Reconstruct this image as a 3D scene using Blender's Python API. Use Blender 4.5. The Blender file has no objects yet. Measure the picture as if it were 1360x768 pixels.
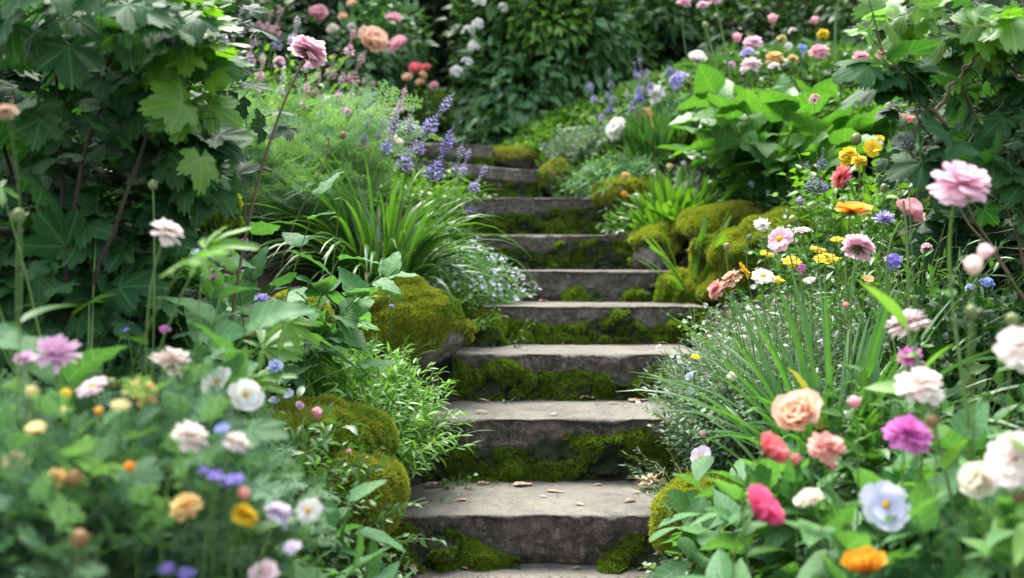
import bpy, math, zlib
import numpy as np
PI = math.pi
sc = bpy.context.scene
COL = sc.collection

# ------------------------------------------------------------------ camera, light, exposure
F = 1322.0            # focal length in photo pixels (1360 wide)
CAMZ = 0.988
cam_d = bpy.data.cameras.new('camera'); cam = bpy.data.objects.new('camera', cam_d); COL.objects.link(cam)
cam.location = (0, 0, CAMZ); cam.rotation_euler = (PI/2, 0, 0)
cam_d.sensor_width = 36; cam_d.lens = 35.0; cam_d.shift_y = -39/1360.0
cam_d.clip_start = 0.05; cam_d.clip_end = 500
cam_d.dof.use_dof = True; cam_d.dof.focus_distance = 3.35; cam_d.dof.aperture_fstop = 1.75
cam_d.dof.aperture_blades = 9
sc.camera = cam
SUN_EL, SUN_AZ = math.radians(62), math.radians(-25)      # azimuth from +Y (behind the garden) towards +X
w = bpy.data.worlds.new('World'); sc.world = w; w.use_nodes = True
nt = w.node_tree; nt.nodes.clear()
o_ = nt.nodes.new('ShaderNodeOutputWorld'); b_ = nt.nodes.new('ShaderNodeBackground'); s_ = nt.nodes.new('ShaderNodeTexSky')
h_ = nt.nodes.new('ShaderNodeHueSaturation'); h_.inputs['Saturation'].default_value = 0.45
s_.sky_type = 'NISHITA'; s_.sun_disc = False; s_.sun_elevation = SUN_EL; s_.sun_rotation = SUN_AZ
s_.dust_density = 3.0
b_.inputs['Strength'].default_value = 0.135
nt.links.new(s_.outputs[0], h_.inputs['Color']); nt.links.new(h_.outputs[0], b_.inputs['Color']); nt.links.new(b_.outputs[0], o_.inputs[0])
sl = bpy.data.lights.new('sun', 'SUN'); so = bpy.data.objects.new('sun', sl); COL.objects.link(so)
sl.energy = 1.9; sl.angle = math.radians(35); sl.color = (1.0, 0.97, 0.92)
so.rotation_euler = (PI/2 - SUN_EL, 0, PI - SUN_AZ)
so.location = (0, 5, 12)
sc.view_settings.view_transform = 'Standard'; sc.view_settings.look = 'None'
sc.view_settings.exposure = 2.25; sc.view_settings.gamma = 1.0
sc.cycles.use_denoising = True
sc.cycles.max_bounces = 8; sc.cycles.diffuse_bounces = 4; sc.cycles.glossy_bounces = 2
sc.cycles.transmission_bounces = 4; sc.cycles.transparent_max_bounces = 4
sc.cycles.sample_clamp_indirect = 4.0
sc.cycles.caustics_reflective = False; sc.cycles.caustics_refractive = False

# ------------------------------------------------------------------ numbers
def P(px, py, d):
    return np.array(((px-680)/F*d, d, CAMZ + (345-py)/F*d))
def rng_of(s): return np.random.default_rng(zlib.crc32(s.encode()))
def sst(a, b, x):
    t = np.clip((x-a)/(b-a), 0, 1); return t*t*(3-2*t)
def _h(ix, iy, iz, seed):
    n = (ix.astype(np.int64)*374761393 + iy.astype(np.int64)*668265263 + iz.astype(np.int64)*2147483647 + seed*974634777) & 0x7fffffff
    n = (n ^ (n >> 13)) * 1274126177 & 0x7fffffff
    n = n ^ (n >> 16)
    return (n & 0xffff)/65535.0
def vnoise(p, seed=0):
    p = np.asarray(p, float); i = np.floor(p).astype(np.int64); f = p-i; f = f*f*(3-2*f)
    r = 0
    for dx in (0, 1):
        for dy in (0, 1):
            for dz in (0, 1):
                wgt = (f[..., 0] if dx else 1-f[..., 0])*(f[..., 1] if dy else 1-f[..., 1])*(f[..., 2] if dz else 1-f[..., 2])
                r = r + wgt*_h(i[..., 0]+dx, i[..., 1]+dy, i[..., 2]+dz, seed)
    return r*2-1
def fbm(p, seed=0, o=4):
    p = np.asarray(p, float); a = 1; s = 0; t = 0
    for k in range(o):
        s = s + a*vnoise(p*2**k + k*17.3, seed+k); t += a; a *= 0.5
    return s/t
def nrm(v): return v/np.maximum(np.linalg.norm(v, axis=-1, keepdims=True), 1e-9)
def v3(x, y, z): return np.stack([np.broadcast_to(x, np.broadcast(x, y, z).shape), np.broadcast_to(y, np.broadcast(x, y, z).shape), np.broadcast_to(z, np.broadcast(x, y, z).shape)], -1).astype(float)

# ------------------------------------------------------------------ terrain
SD = np.array([-4, 3.15, 3.21, 3.73, 4.25, 4.77, 5.31, 5.85, 6.39, 6.92, 7.43, 7.9, 9.5, 14, 40, 90])
SZ = np.array([0, 0, .0, .20, .40, .60, .78, .94, 1.16, 1.40, 1.64, 1.86, 2.02, 2.4, 4.0, 6.0])
XD = np.array([-4, 1.5, 3.21, 3.73, 4.25, 4.77, 5.31, 5.85, 6.39, 6.92, 7.43, 7.9, 9.0, 11, 90])
XC = np.array([0, 0.02, .066, .164, .296, .38, .42, .27, .06, -.22, -.36, -.50, -.8, -1.0, -1.0])
def zpath(y): return np.interp(y, SD, SZ)
def xcen(y): return np.interp(y, XD, XC)
def ground(x, y):
    x = np.asarray(x, float); y = np.asarray(y, float)
    zb = np.interp(y, [-4, 2.4, 3.0, 3.6, 4.4, 5.3, 6.4, 7.4, 7.9, 9.5, 14, 40, 90], [.12, .14, .2, .3, .56, .86, 1.24, 1.7, 1.9, 2.05, 2.4, 4.0, 6.0])
    s = x - xcen(y); a = np.abs(s) - .42
    t = sst(0, .28, a)
    far = 1 - sst(8, 12, y)*.6
    rise = np.where(s < 0, .34, .40)*np.clip(a-.08, 0, 1.6)*far + .05*np.clip(a-1.7, 0, 30)
    n = .03*fbm(v3(x*2.2, y*2.2, 0.0), 5, 3)*t
    return (zpath(y) - .03)*(1-t) + (zb + rise)*t + n

# ------------------------------------------------------------------ materials
def _mat(name):
    m = bpy.data.materials.new(name); m.use_nodes = True
    n = m.node_tree.nodes; n.clear(); return m, n, m.node_tree.links
def _attr(n, k):
    a = n.new('ShaderNodeAttribute'); a.attribute_name = k; return a.outputs['Fac']
def _math(n, l, op, a, b=None, c=None, clamp=False):
    m = n.new('ShaderNodeMath'); m.operation = op; m.use_clamp = clamp
    for i, v in enumerate((a, b, c)):
        if v is None: continue
        if isinstance(v, (int, float)): m.inputs[i].default_value = v
        else: l.new(v, m.inputs[i])
    return m.outputs[0]
def _mix(n, l, f, a, b, mode='MIX'):
    m = n.new('ShaderNodeMix'); m.data_type = 'RGBA'; m.blend_type = mode
    for s, v in ((m.inputs[0], f), (m.inputs[6], a), (m.inputs[7], b)):
        if isinstance(v, (int, float)): s.default_value = v
        elif isinstance(v, tuple): s.default_value = (*v[:3], 1)
        else: l.new(v, s)
    return m.outputs[2]
def _noise(n, l, scale, detail=4, rough=.6, vec=None, dist=0):
    t = n.new('ShaderNodeTexNoise'); t.inputs['Scale'].default_value = scale; t.inputs['Detail'].default_value = detail
    t.inputs['Roughness'].default_value = rough; t.inputs['Distortion'].default_value = dist
    if vec is not None: l.new(vec, t.inputs['Vector'])
    return t.outputs['Fac']
def _ramp(n, l, f, stops):
    r = n.new('ShaderNodeValToRGB'); l.new(f, r.inputs[0]); e = r.color_ramp.elements
    while len(e) < len(stops): e.new(.5)
    for el, (p, c) in zip(e, stops): el.position = p; el.color = (*c, 1) if isinstance(c, tuple) else (c, c, c, 1)
    return r.outputs[0]
def leafmat(name, c1, c2, rough=.42, trans=.28, vein=.35, side=0., spec=.5, tip=None, dead=None):
    m, n, l = _mat(name)
    rnd = _attr(n, 'rnd'); lu = _attr(n, 'lu'); lv = _attr(n, 'lv')
    col = _mix(n, l, rnd, c1, c2)
    g = n.new('ShaderNodeNewGeometry')
    nz = _noise(n, l, 35, 3, .6, g.outputs['Position'])
    col = _mix(n, l, _math(n, l, 'MULTIPLY', nz, .55), col, tuple(x*.6 for x in c1))
    big = _noise(n, l, 5, 2, .5, g.outputs['Position'])
    col = _mix(n, l, _math(n, l, 'MULTIPLY', _math(n, l, 'SUBTRACT', big, .45, clamp=True), 1.6, clamp=True), col, (c2[0]*1.35, c2[1]*1.15, c2[2]*.8))
    bl = _noise(n, l, 55, 2, .5, g.outputs['Position'])
    col = _mix(n, l, _math(n, l, 'MULTIPLY', _ramp(n, l, bl, [(.70, 0.), (.74, 1.)]), .5), col, (.16, .13, .04))
    if dead:
        col = _mix(n, l, _math(n, l, 'MULTIPLY', _math(n, l, 'GREATER_THAN', rnd, .972), .8), col, dead)
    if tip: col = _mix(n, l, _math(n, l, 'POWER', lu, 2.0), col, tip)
    av = _math(n, l, 'ABSOLUTE', lv)
    mid = _math(n, l, 'SUBTRACT', 1.0, _math(n, l, 'DIVIDE', av, .07), clamp=True)
    hgt = mid
    if side:
        sv = _math(n, l, 'SINE', _math(n, l, 'SUBTRACT', _math(n, l, 'MULTIPLY', lu, side), _math(n, l, 'MULTIPLY', av, 7.0)))
        sv = _math(n, l, 'MULTIPLY', _math(n, l, 'SUBTRACT', sv, .82, clamp=True), 4.0, clamp=True)
        hgt = _math(n, l, 'MAXIMUM', mid, sv)
    lightc = tuple(min(1, x*1.9+.03) for x in c2)
    col = _mix(n, l, _math(n, l, 'MULTIPLY', hgt, vein), col, lightc)
    bp = n.new('ShaderNodeBump'); bp.inputs['Strength'].default_value = .35; bp.inputs['Distance'].default_value = .002
    l.new(_math(n, l, 'SUBTRACT', _math(n, l, 'MULTIPLY', nz, .5), hgt), bp.inputs['Height'])
    p = n.new('ShaderNodeBsdfPrincipled'); l.new(col, p.inputs['Base Color']); l.new(bp.outputs[0], p.inputs['Normal'])
    l.new(_math(n, l, 'ADD', rough-.1, _math(n, l, 'MULTIPLY', nz, .22)), p.inputs['Roughness']); p.inputs['Specular IOR Level'].default_value = spec
    t = n.new('ShaderNodeBsdfTranslucent')
    l.new(_mix(n, l, 1.0, col, (1.5, 1.7, .55), 'MULTIPLY'), t.inputs['Color'])
    x = n.new('ShaderNodeMixShader'); x.inputs[0].default_value = trans
    o = n.new('ShaderNodeOutputMaterial'); l.new(p.outputs[0], x.inputs[1]); l.new(t.outputs[0], x.inputs[2]); l.new(x.outputs[0], o.inputs[0])
    return m
def petalmat(name, base, tip, centre=None, trans=.45):
    m, n, l = _mat(name)
    rnd = _attr(n, 'rnd'); lu = _attr(n, 'lu'); lv = _attr(n, 'lv')
    col = _mix(n, l, _math(n, l, 'POWER', lu, .8), base, tip)
    col = _mix(n, l, _math(n, l, 'MULTIPLY', rnd, .35), col, tuple(min(1, c*.85) for c in tip))
    if centre is not None:
        col = _mix(n, l, _math(n, l, 'SUBTRACT', 1.0, _math(n, l, 'MULTIPLY', lu, 3.0), clamp=True), col, centre)
    st = _math(n, l, 'SINE', _math(n, l, 'MULTIPLY', lv, 22.0))
    col = _mix(n, l, _math(n, l, 'MULTIPLY', _math(n, l, 'MAXIMUM', st, 0.0), .16), col, tuple(c*.72 for c in tip))
    bp = n.new('ShaderNodeBump'); bp.inputs['Strength'].default_value = .3; bp.inputs['Distance'].default_value = .001
    l.new(st, bp.inputs['Height'])
    p = n.new('ShaderNodeBsdfPrincipled'); l.new(col, p.inputs['Base Color']); p.inputs['Roughness'].default_value = .6
    p.inputs['Specular IOR Level'].default_value = .25; l.new(bp.outputs[0], p.inputs['Normal'])
    t = n.new('ShaderNodeBsdfTranslucent'); l.new(col, t.inputs['Color'])
    x = n.new('ShaderNodeMixShader'); x.inputs[0].default_value = trans
    o = n.new('ShaderNodeOutputMaterial'); l.new(p.outputs[0], x.inputs[1]); l.new(t.outputs[0], x.inputs[2]); l.new(x.outputs[0], o.inputs[0])
    return m
def stonemat(name, dark, mid, tread, lichen=(.17, .19, .09)):
    m, n, l = _mat(name)
    g = n.new('ShaderNodeNewGeometry'); pos = g.outputs['Position']
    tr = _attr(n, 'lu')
    n1 = _noise(n, l, 5, 6, .65, pos, .6); n2 = _noise(n, l, 38, 5, .7, pos); n3 = _noise(n, l, 190, 3, .7, pos)
    c = _mix(n, l, _ramp(n, l, n1, [(.35, 0.), (.62, 1.)]), dark, mid)
    n4 = _noise(n, l, 15, 6, .75, pos, 1.0)
    c = _mix(n, l, _math(n, l, 'MULTIPLY', _ramp(n, l, n4, [(.47, 0.), (.56, 1.)]), .65), c, tuple(x*.6 for x in dark))
    c = _mix(n, l, _math(n, l, 'MULTIPLY', _ramp(n, l, n2, [(.52, 0.), (.64, 1.)]), .6), c, tuple(x*1.8 for x in mid))
    c = _mix(n, l, _math(n, l, 'MULTIPLY', _ramp(n, l, n3, [(.62, 0.), (.68, 1.)]), .7), c, tuple(x*2.6 for x in mid))
    vo = n.new('ShaderNodeTexVoronoi'); vo.feature = 'DISTANCE_TO_EDGE'; vo.inputs['Scale'].default_value = 7
    mp = n.new('ShaderNodeMapping'); mp.inputs['Rotation'].default_value = (0, .5, .3); mp.inputs['Scale'].default_value = (.6, 1, 2.2)
    wv = n.new('ShaderNodeVectorMath'); wv.operation = 'ADD'
    nzc = n.new('ShaderNodeTexNoise'); nzc.inputs['Scale'].default_value = 6; l.new(pos, nzc.inputs['Vector'])
    sc_ = n.new('ShaderNodeVectorMath'); sc_.operation = 'SCALE'; sc_.inputs['Scale'].default_value = .25
    l.new(nzc.outputs['Color'], sc_.inputs[0]); l.new(pos, wv.inputs[0]); l.new(sc_.outputs[0], wv.inputs[1]); l.new(wv.outputs[0], mp.inputs[0]); l.new(mp.outputs[0], vo.inputs['Vector'])
    crack = _math(n, l, 'SUBTRACT', 1.0, _math(n, l, 'DIVIDE', vo.outputs['Distance'], .02), clamp=True)
    crack = _math(n, l, 'MULTIPLY', crack, _ramp(n, l, _noise(n, l, 4, 2, .5, pos), [(.52, 0.), (.6, 1.)]))
    c = _mix(n, l, _math(n, l, 'MULTIPLY', crack, .45), c, tuple(min(1, x*1.25) for x in tread))
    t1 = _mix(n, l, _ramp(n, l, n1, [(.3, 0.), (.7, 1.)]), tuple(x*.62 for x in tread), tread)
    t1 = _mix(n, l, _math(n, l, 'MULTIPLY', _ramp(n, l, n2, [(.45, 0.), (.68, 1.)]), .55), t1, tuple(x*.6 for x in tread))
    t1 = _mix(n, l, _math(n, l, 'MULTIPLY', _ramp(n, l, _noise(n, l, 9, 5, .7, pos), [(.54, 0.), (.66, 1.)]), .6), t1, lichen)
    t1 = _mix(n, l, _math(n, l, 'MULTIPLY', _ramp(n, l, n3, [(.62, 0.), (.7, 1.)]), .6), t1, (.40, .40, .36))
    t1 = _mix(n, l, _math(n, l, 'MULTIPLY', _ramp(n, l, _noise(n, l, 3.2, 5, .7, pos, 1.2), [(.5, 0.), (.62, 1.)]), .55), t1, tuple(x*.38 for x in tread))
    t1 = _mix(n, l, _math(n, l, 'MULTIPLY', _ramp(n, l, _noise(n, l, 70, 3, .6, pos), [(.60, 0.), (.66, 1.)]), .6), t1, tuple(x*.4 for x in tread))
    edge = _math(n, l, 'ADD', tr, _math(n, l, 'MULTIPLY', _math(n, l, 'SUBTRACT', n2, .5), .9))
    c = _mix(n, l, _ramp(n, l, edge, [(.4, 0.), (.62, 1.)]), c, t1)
    h = _math(n, l, 'ADD', _math(n, l, 'MULTIPLY', n2, .6), _math(n, l, 'MULTIPLY', n3, .35))
    h = _math(n, l, 'SUBTRACT', h, _math(n, l, 'MULTIPLY', crack, .35))
    bp = n.new('ShaderNodeBump'); bp.inputs['Strength'].default_value = 1.0; bp.inputs['Distance'].default_value = .014; l.new(h, bp.inputs['Height'])
    p = n.new('ShaderNodeBsdfPrincipled'); l.new(c, p.inputs['Base Color']); l.new(bp.outputs[0], p.inputs['Normal'])
    l.new(_ramp(n, l, n2, [(.3, .55), (.7, .85)]), p.inputs['Roughness']); p.inputs['Specular IOR Level'].default_value = .45
    o = n.new('ShaderNodeOutputMaterial'); l.new(p.outputs[0], o.inputs[0])
    return m
def soilmat(name, c1, c2, c3, sc1=30):
    m, n, l = _mat(name)
    g = n.new('ShaderNodeNewGeometry'); pos = g.outputs['Position']
    a = _noise(n, l, sc1, 6, .75, pos); b = _noise(n, l, 140, 4, .7, pos)
    c = _mix(n, l, _ramp(n, l, a, [(.35, 0.), (.65, 1.)]), c1, c2)
    c = _mix(n, l, _ramp(n, l, b, [(.6, 0.), (.7, 1.)]), c, c3)
    bp = n.new('ShaderNodeBump'); bp.inputs['Strength'].default_value = 1; bp.inputs['Distance'].default_value = .015
    l.new(_math(n, l, 'ADD', a, _math(n, l, 'MULTIPLY', b, .5)), bp.inputs['Height'])
    p = n.new('ShaderNodeBsdfPrincipled'); l.new(c, p.inputs['Base Color']); l.new(bp.outputs[0], p.inputs['Normal']); p.inputs['Roughness'].default_value = .9
    o = n.new('ShaderNodeOutputMaterial'); l.new(p.outputs[0], o.inputs[0])
    return m
M = {}
M['soil'] = soilmat('soil', (.022, .014, .009), (.06, .040, .026), (.12, .085, .055))
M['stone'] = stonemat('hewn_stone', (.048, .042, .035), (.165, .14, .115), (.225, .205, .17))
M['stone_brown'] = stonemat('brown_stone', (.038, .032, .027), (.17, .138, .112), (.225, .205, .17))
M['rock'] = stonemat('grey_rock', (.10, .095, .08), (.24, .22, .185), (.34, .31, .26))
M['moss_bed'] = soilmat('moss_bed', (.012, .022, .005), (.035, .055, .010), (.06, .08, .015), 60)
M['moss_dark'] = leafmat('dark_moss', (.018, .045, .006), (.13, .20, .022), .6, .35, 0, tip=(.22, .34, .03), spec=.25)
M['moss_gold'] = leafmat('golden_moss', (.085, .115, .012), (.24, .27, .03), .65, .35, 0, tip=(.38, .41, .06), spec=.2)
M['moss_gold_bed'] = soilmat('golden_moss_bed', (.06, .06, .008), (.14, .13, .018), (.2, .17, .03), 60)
M['dark'] = leafmat('dark_leaf', (.008, .034, .011), (.020, .066, .020), .58, .25, .3, spec=.2)  # dark leaves; as shrub backfill, interior shade is put into this colour
M['shrub'] = leafmat('shrub_leaf', (.019, .078, .026), (.044, .135, .040), .58, .32, .45, spec=.22)
M['yellow_backlit'] = leafmat('yellow_backlit_leaf', (.075, .20, .022), (.13, .29, .030), .42, .42, .35)  # outer shrub leaves: backlight painted into the yellower colour; geranium reuses it
M['mid'] = leafmat('mid_leaf', (.045, .13, .030), (.085, .21, .045), .38, .3, .3)
M['bright'] = leafmat('bright_leaf', (.085, .21, .028), (.16, .33, .040), .38, .34, .3)
M['bright_narrow'] = leafmat('bright_narrow_leaf', (.11, .26, .06), (.21, .42, .10), .45, .3, .35)
M['strap'] = leafmat('strap_leaf', (.045, .135, .030), (.11, .25, .05), .33, .3, .2, dead=(.3, .2, .08))
M['iris'] = leafmat('iris_blade', (.05, .15, .045), (.09, .23, .055), .36, .3, .15, dead=(.3, .22, .08))
M['hosta'] = leafmat('broad_leaf', (.055, .17, .035), (.115, .27, .055), .42, .34, .28, 46)
M['broad_blue'] = leafmat('broad_blue_green_leaf', (.060, .175, .065), (.120, .275, .105), .56, .32, .4, 40, spec=.28)
M['grey'] = leafmat('grey_green_leaf', (.13, .22, .16), (.25, .35, .27), .55, .2, .2, spec=.35)
M['feather'] = leafmat('feathery_leaf', (.14, .27, .15), (.25, .42, .25), .55, .3, .0, spec=.35)
M['soft'] = leafmat('soft_leaf', (.11, .235, .135), (.19, .35, .195), .58, .3, .3, spec=.2)
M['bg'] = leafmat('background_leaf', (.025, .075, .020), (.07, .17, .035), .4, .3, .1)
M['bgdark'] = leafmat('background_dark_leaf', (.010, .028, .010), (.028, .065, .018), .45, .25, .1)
M['hyd'] = leafmat('shrub_oval_leaf', (.055, .16, .07), (.15, .31, .12), .33, .28, .4)
M['stem'] = leafmat('green_stem', (.10, .20, .04), (.15, .27, .06), .5, .1, 0)
M['stem_brown'] = leafmat('brown_stem', (.10, .075, .035), (.16, .12, .06), .6, .0, 0)
M['bark'] = soilmat('bark', (.025, .018, .012), (.06, .045, .03), (.10, .08, .06), 20)
M['bud'] = leafmat('bud_green', (.14, .20, .06), (.26, .30, .12), .55, .1, 0)
M['seed'] = leafmat('seed_brown', (.18, .11, .05), (.32, .21, .10), .7, .1, 0)
M['calyx'] = leafmat('calyx_dark', (.05, .07, .02), (.10, .12, .04), .6, .1, 0)
M['deadleaf'] = leafmat('fallen_leaf', (.28, .16, .10), (.46, .30, .20), .6, .1, .3)
M['deadpink'] = leafmat('fallen_pink_leaf', (.42, .25, .20), (.60, .40, .33), .6, .1, .3)
M['litter'] = leafmat('leaf_litter', (.06, .035, .02), (.17, .10, .055), .7, .05, .1)
PET = dict(
 pink=((.82, .42, .54), (.92, .66, .76)), palepink=((.90, .64, .67), (.94, .80, .81)), lilacpink=((.74, .40, .64), (.86, .60, .78)),
 white=((.80, .76, .68), (.88, .87, .83)), cream=((.88, .80, .58), (.92, .88, .76)), blush=((.93, .75, .66), (.95, .88, .83)),
 peach=((.90, .50, .30), (.94, .70, .54)), apricot=((.85, .50, .12), (.88, .66, .30)), orange=((.85, .28, .02), (.88, .42, .04)),
 yellow=((.85, .55, .02), (.90, .70, .05)), paleyellow=((.75, .65, .25), (.85, .76, .42)), salmon=((.80, .32, .26), (.88, .48, .42)),
 coral=((.80, .12, .14), (.88, .26, .28)), hotpink=((.75, .05, .18), (.86, .16, .32)), magenta=((.55, .10, .42), (.74, .24, .60)),
 rosepink=((.78, .32, .40), (.88, .54, .60)), blue=((.22, .30, .75), (.42, .50, .86)), lightblue=((.42, .52, .82), (.60, .68, .88)),
 violet=((.24, .17, .66), (.40, .32, .82)), lavender=((.40, .34, .74), (.58, .52, .84)), paleblue=((.62, .64, .86), (.76, .77, .90)),
 palelilac=((.68, .58, .78), (.82, .74, .86)), greylilac=((.30, .30, .34), (.50, .48, .58)), dustypink=((.52, .30, .36), (.70, .46, .54)),
 tan=((.42, .28, .16), (.58, .42, .28)), brown=((.30, .17, .07), (.42, .26, .12)), greyblue=((.14, .17, .24), (.26, .30, .42)), disc=((.75, .45, .02), (.88, .62, .05)),
 gold=((.70, .36, .03), (.80, .45, .08)))
PM = {k: petalmat('petal_'+k, *v) for k, v in PET.items()}
PM['eye'] = petalmat('petal_with_gold_eye', (.85, .42, .08), (.88, .62, .58), (.85, .38, .04))

# ------------------------------------------------------------------ mesh building
class G:
    def __init__(s): s.v = []; s.q = []; s.t = []; s.a = []; s.n = 0
    def raw(s, V, Q=None, T=None, lu=None, lv=None, rnd=None):
        V = np.asarray(V, float).reshape(-1, 3); k = len(V)
        s.v.append(V)
        if Q is not None and len(Q): s.q.append(np.asarray(Q).reshape(-1, 4)+s.n)
        if T is not None and len(T): s.t.append(np.asarray(T).reshape(-1, 3)+s.n)
        z = lambda a, dflt: np.full(k, dflt) if a is None else np.broadcast_to(np.asarray(a, float).ravel() if np.size(a) == k else np.asarray(a, float), (k,))
        s.a.append(np.stack([z(lu, .5), z(lv, .5), z(rnd, .5)], 1)); s.n += k
    def inst(s, tpl, Mx, T, rnd):
        V, Q, Tt, lu, lv = tpl; N = len(T)
        if N == 0: return
        W = np.einsum('nij,vj->nvi', Mx, V) + T[:, None, :]
        off = (np.arange(N)*len(V))[:, None, None]
        s.raw(W, (np.asarray(Q)[None]+off) if len(Q) else None, (np.asarray(Tt)[None]+off) if len(Tt) else None,
              np.tile(lu, N), np.tile(lv, N), np.repeat(rnd, len(V)))
    def build(s, name, mat, parent=None, loc=None, smooth=True):
        if not s.v: return None
        V = np.concatenate(s.v); A = np.concatenate(s.a)
        if loc is not None: V = V - np.asarray(loc)
        q = np.concatenate(s.q) if s.q else np.zeros((0, 4), int); t = np.concatenate(s.t) if s.t else np.zeros((0, 3), int)
        me = bpy.data.meshes.new(name)
        me.vertices.add(len(V)); me.vertices.foreach_set('co', V.astype(np.float32).ravel())
        li = np.concatenate([q.ravel(), t.ravel()]).astype(np.int32)
        me.loops.add(len(li)); me.loops.foreach_set('vertex_index', li)
        ls = np.concatenate([np.arange(len(q))*4, len(q)*4+np.arange(len(t))*3]).astype(np.int32)
        me.polygons.add(len(ls)); me.polygons.foreach_set('loop_start', ls)
        me.polygons.foreach_set('use_smooth', np.full(len(ls), smooth))
        me.update(calc_edges=True)
        for i, k in enumerate(('lu', 'lv', 'rnd')):
            a = me.attributes.new(k, 'FLOAT', 'POINT'); a.data.foreach_set('value', A[:, i].astype(np.float32))
        me.materials.append(mat)
        o = bpy.data.objects.new(name, me); COL.objects.link(o)
        if parent is not None: o.parent = parent
        elif loc is not None: o.location = loc
        return o
def tag(o, label, cat, group=None, kind=None):
    if label: o['label'] = label
    if cat: o['category'] = cat
    if group: o['group'] = group
    if kind: o['kind'] = kind
    return o
def thing(name, label, cat, loc, group=None):
    o = bpy.data.objects.new(name, None); COL.objects.link(o); o.location = loc; o.empty_display_size = .05
    return tag(o, label, cat, group)
def grid(nr, nc, wrap=False):
    r = np.arange(nr-1)[:, None]; c = np.arange(nc if wrap else nc-1)[None]
    c2 = (c+1) % nc
    return np.stack(np.broadcast_arrays(r*nc+c, r*nc+c2, (r+1)*nc+c2, (r+1)*nc+c), -1).reshape(-1, 4)

# ---- templates: y along the leaf (length 1), x across, z up
def strip(prof, ns=6, fold=.15, droop=.2, cols=3, wave=0., cup=0.):
    t = np.linspace(0, 1, ns+1); c = np.linspace(-1, 1, cols)
    w = np.array([prof(a) for a in t])
    X = w[:, None]*c[None]; Y = np.repeat(t[:, None], cols, 1) - 0
    Z = np.abs(X)*fold - droop*t[:, None]**2 + wave*np.sin(t[:, None]*19+c[None]*2)*np.abs(c)[None] + cup*X*X
    V = np.stack([X, Y, Z], -1).reshape(-1, 3)
    return (V, grid(ns+1, cols), np.zeros((0, 3), int), np.repeat(t, cols), np.tile(c, ns+1))
def lance(wd=.12): return lambda t: wd*(max(0, math.sin(PI*min(1, t**.8)))**.8) + .004
def ovate(wd=.3): return lambda t: wd*(max(0, math.sin(PI*t**.62))**.75)*(1-.25*t) + .004
def obov(wd=.3): return lambda t: wd*(max(0, math.sin(PI*min(1, t)**1.7)))**.6 + .02*(1-t) + (.0)
def petalp(wd=.3): return lambda t: wd*(.25+.75*math.sin(PI*.5*min(1, t*1.25)))*(1 if t < .85 else (1-(t-.85)/.15*.55))
def serrated(wd, droop):
    V, Q, T, lu, lv = strip(ovate(wd), 36, .16, droop, 7, .02)
    k = np.arange(len(V))//7; V[:, 0] *= 1-.11*((k % 3) == 0)*(np.abs(lv) > .9)
    return (V, Q, T, lu, lv)
def palm(lobes=((0, 1, 31), (52, .84, 29), (-52, .84, 29), (104, .6, 28), (-104, .6, 28)), mn=.36, serr=.075, n=72, droop=.25, seed=1):
    lob = [(math.radians(a), L, math.radians(w)) for a, L, w in lobes]
    th = np.linspace(-math.radians(150), math.radians(150), n)
    th = np.sort(np.unique(np.concatenate([th, [a for a, _, _ in lob]])))
    r = np.full(len(th), mn)
    for a, L, wd in lob:
        x = np.abs(th-a)/wd
        r = np.maximum(r, L*np.clip(1-.42*x**1.7, 0, 1)*(x < 1.15) + (x >= 1.15)*0)
    r = np.convolve(np.pad(r, 1, 'edge'), [.15, .7, .15], 'valid')
    rg = np.random.default_rng(seed)
    r = r*(1 + serr*np.where(np.arange(len(th)) % 3 == 0, -1, .45) + rg.normal(0, .015, len(th)))
    dv = np.min([np.abs(th-a) for a, _, _ in lob], 0)
    R = np.array([0., .3, .62, 1.])
    X = -np.sin(th)[None]*r[None]*R[:, None]; Y = np.cos(th)[None]*r[None]*R[:, None]
    Z = -droop*(R[:, None]*r[None])**2 + .16*np.clip(dv, 0, .5)[None]*R[:, None] + .03*np.sin(th*7+seed)[None]*R[:, None]
    V = np.stack([X, Y, Z], -1).reshape(-1, 3)
    lv = (dv[None]*R[:, None]*r[None]*2.2).ravel()
    return (V, grid(4, len(th)), np.zeros((0, 3), int), np.repeat(R, len(th)), lv)
def frond(np_=7, L=.42, wd=.012, sub=True, ang=48, seed=0):
    vs = []; qs = []; ts = []; lu = []
    rg = np.random.default_rng(seed)
    def spike(a, d, ln, w):
        s = np.array([-d[1], d[0], 0])*w; k = len(vs)
        mid = a+d*ln*.5
        vs.extend([a-s*.6, a+s*.6, mid+s, mid-s, a+d*ln]); qs.append([k, k+1, k+2, k+3]); ts.append([k+3, k+2, k+4])
        lu.extend([.2, .2, .6, .6, 1])
    spike(np.array([0, 0, 0.]), np.array([0, 1, -.1]), 1.0, wd)
    for i in range(np_):
        t = .18+.75*i/np_; l = L*(math.sin(PI*(.25+.65*i/np_)))*rg.uniform(.8, 1.15)
        for sg in (-1, 1):
            a = math.radians(ang*rg.uniform(.8, 1.2)); d = np.array([sg*math.sin(a), math.cos(a), rg.uniform(-.15, .25)])
            o = np.array([0, t, -.1*t])
            spike(o, d, l, wd)
            if sub:
                for j, q in ((.4, 1), (.4, -1), (.7, 1)):
                    a2 = a+q*math.radians(38)
                    spike(o+d*l*j, np.array([sg*math.sin(a2), math.cos(a2), .1]), l*.42, wd*.85)
    return (np.array(vs), np.array(qs), np.array(ts), np.array(lu), np.full(len(lu), .5))
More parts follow.
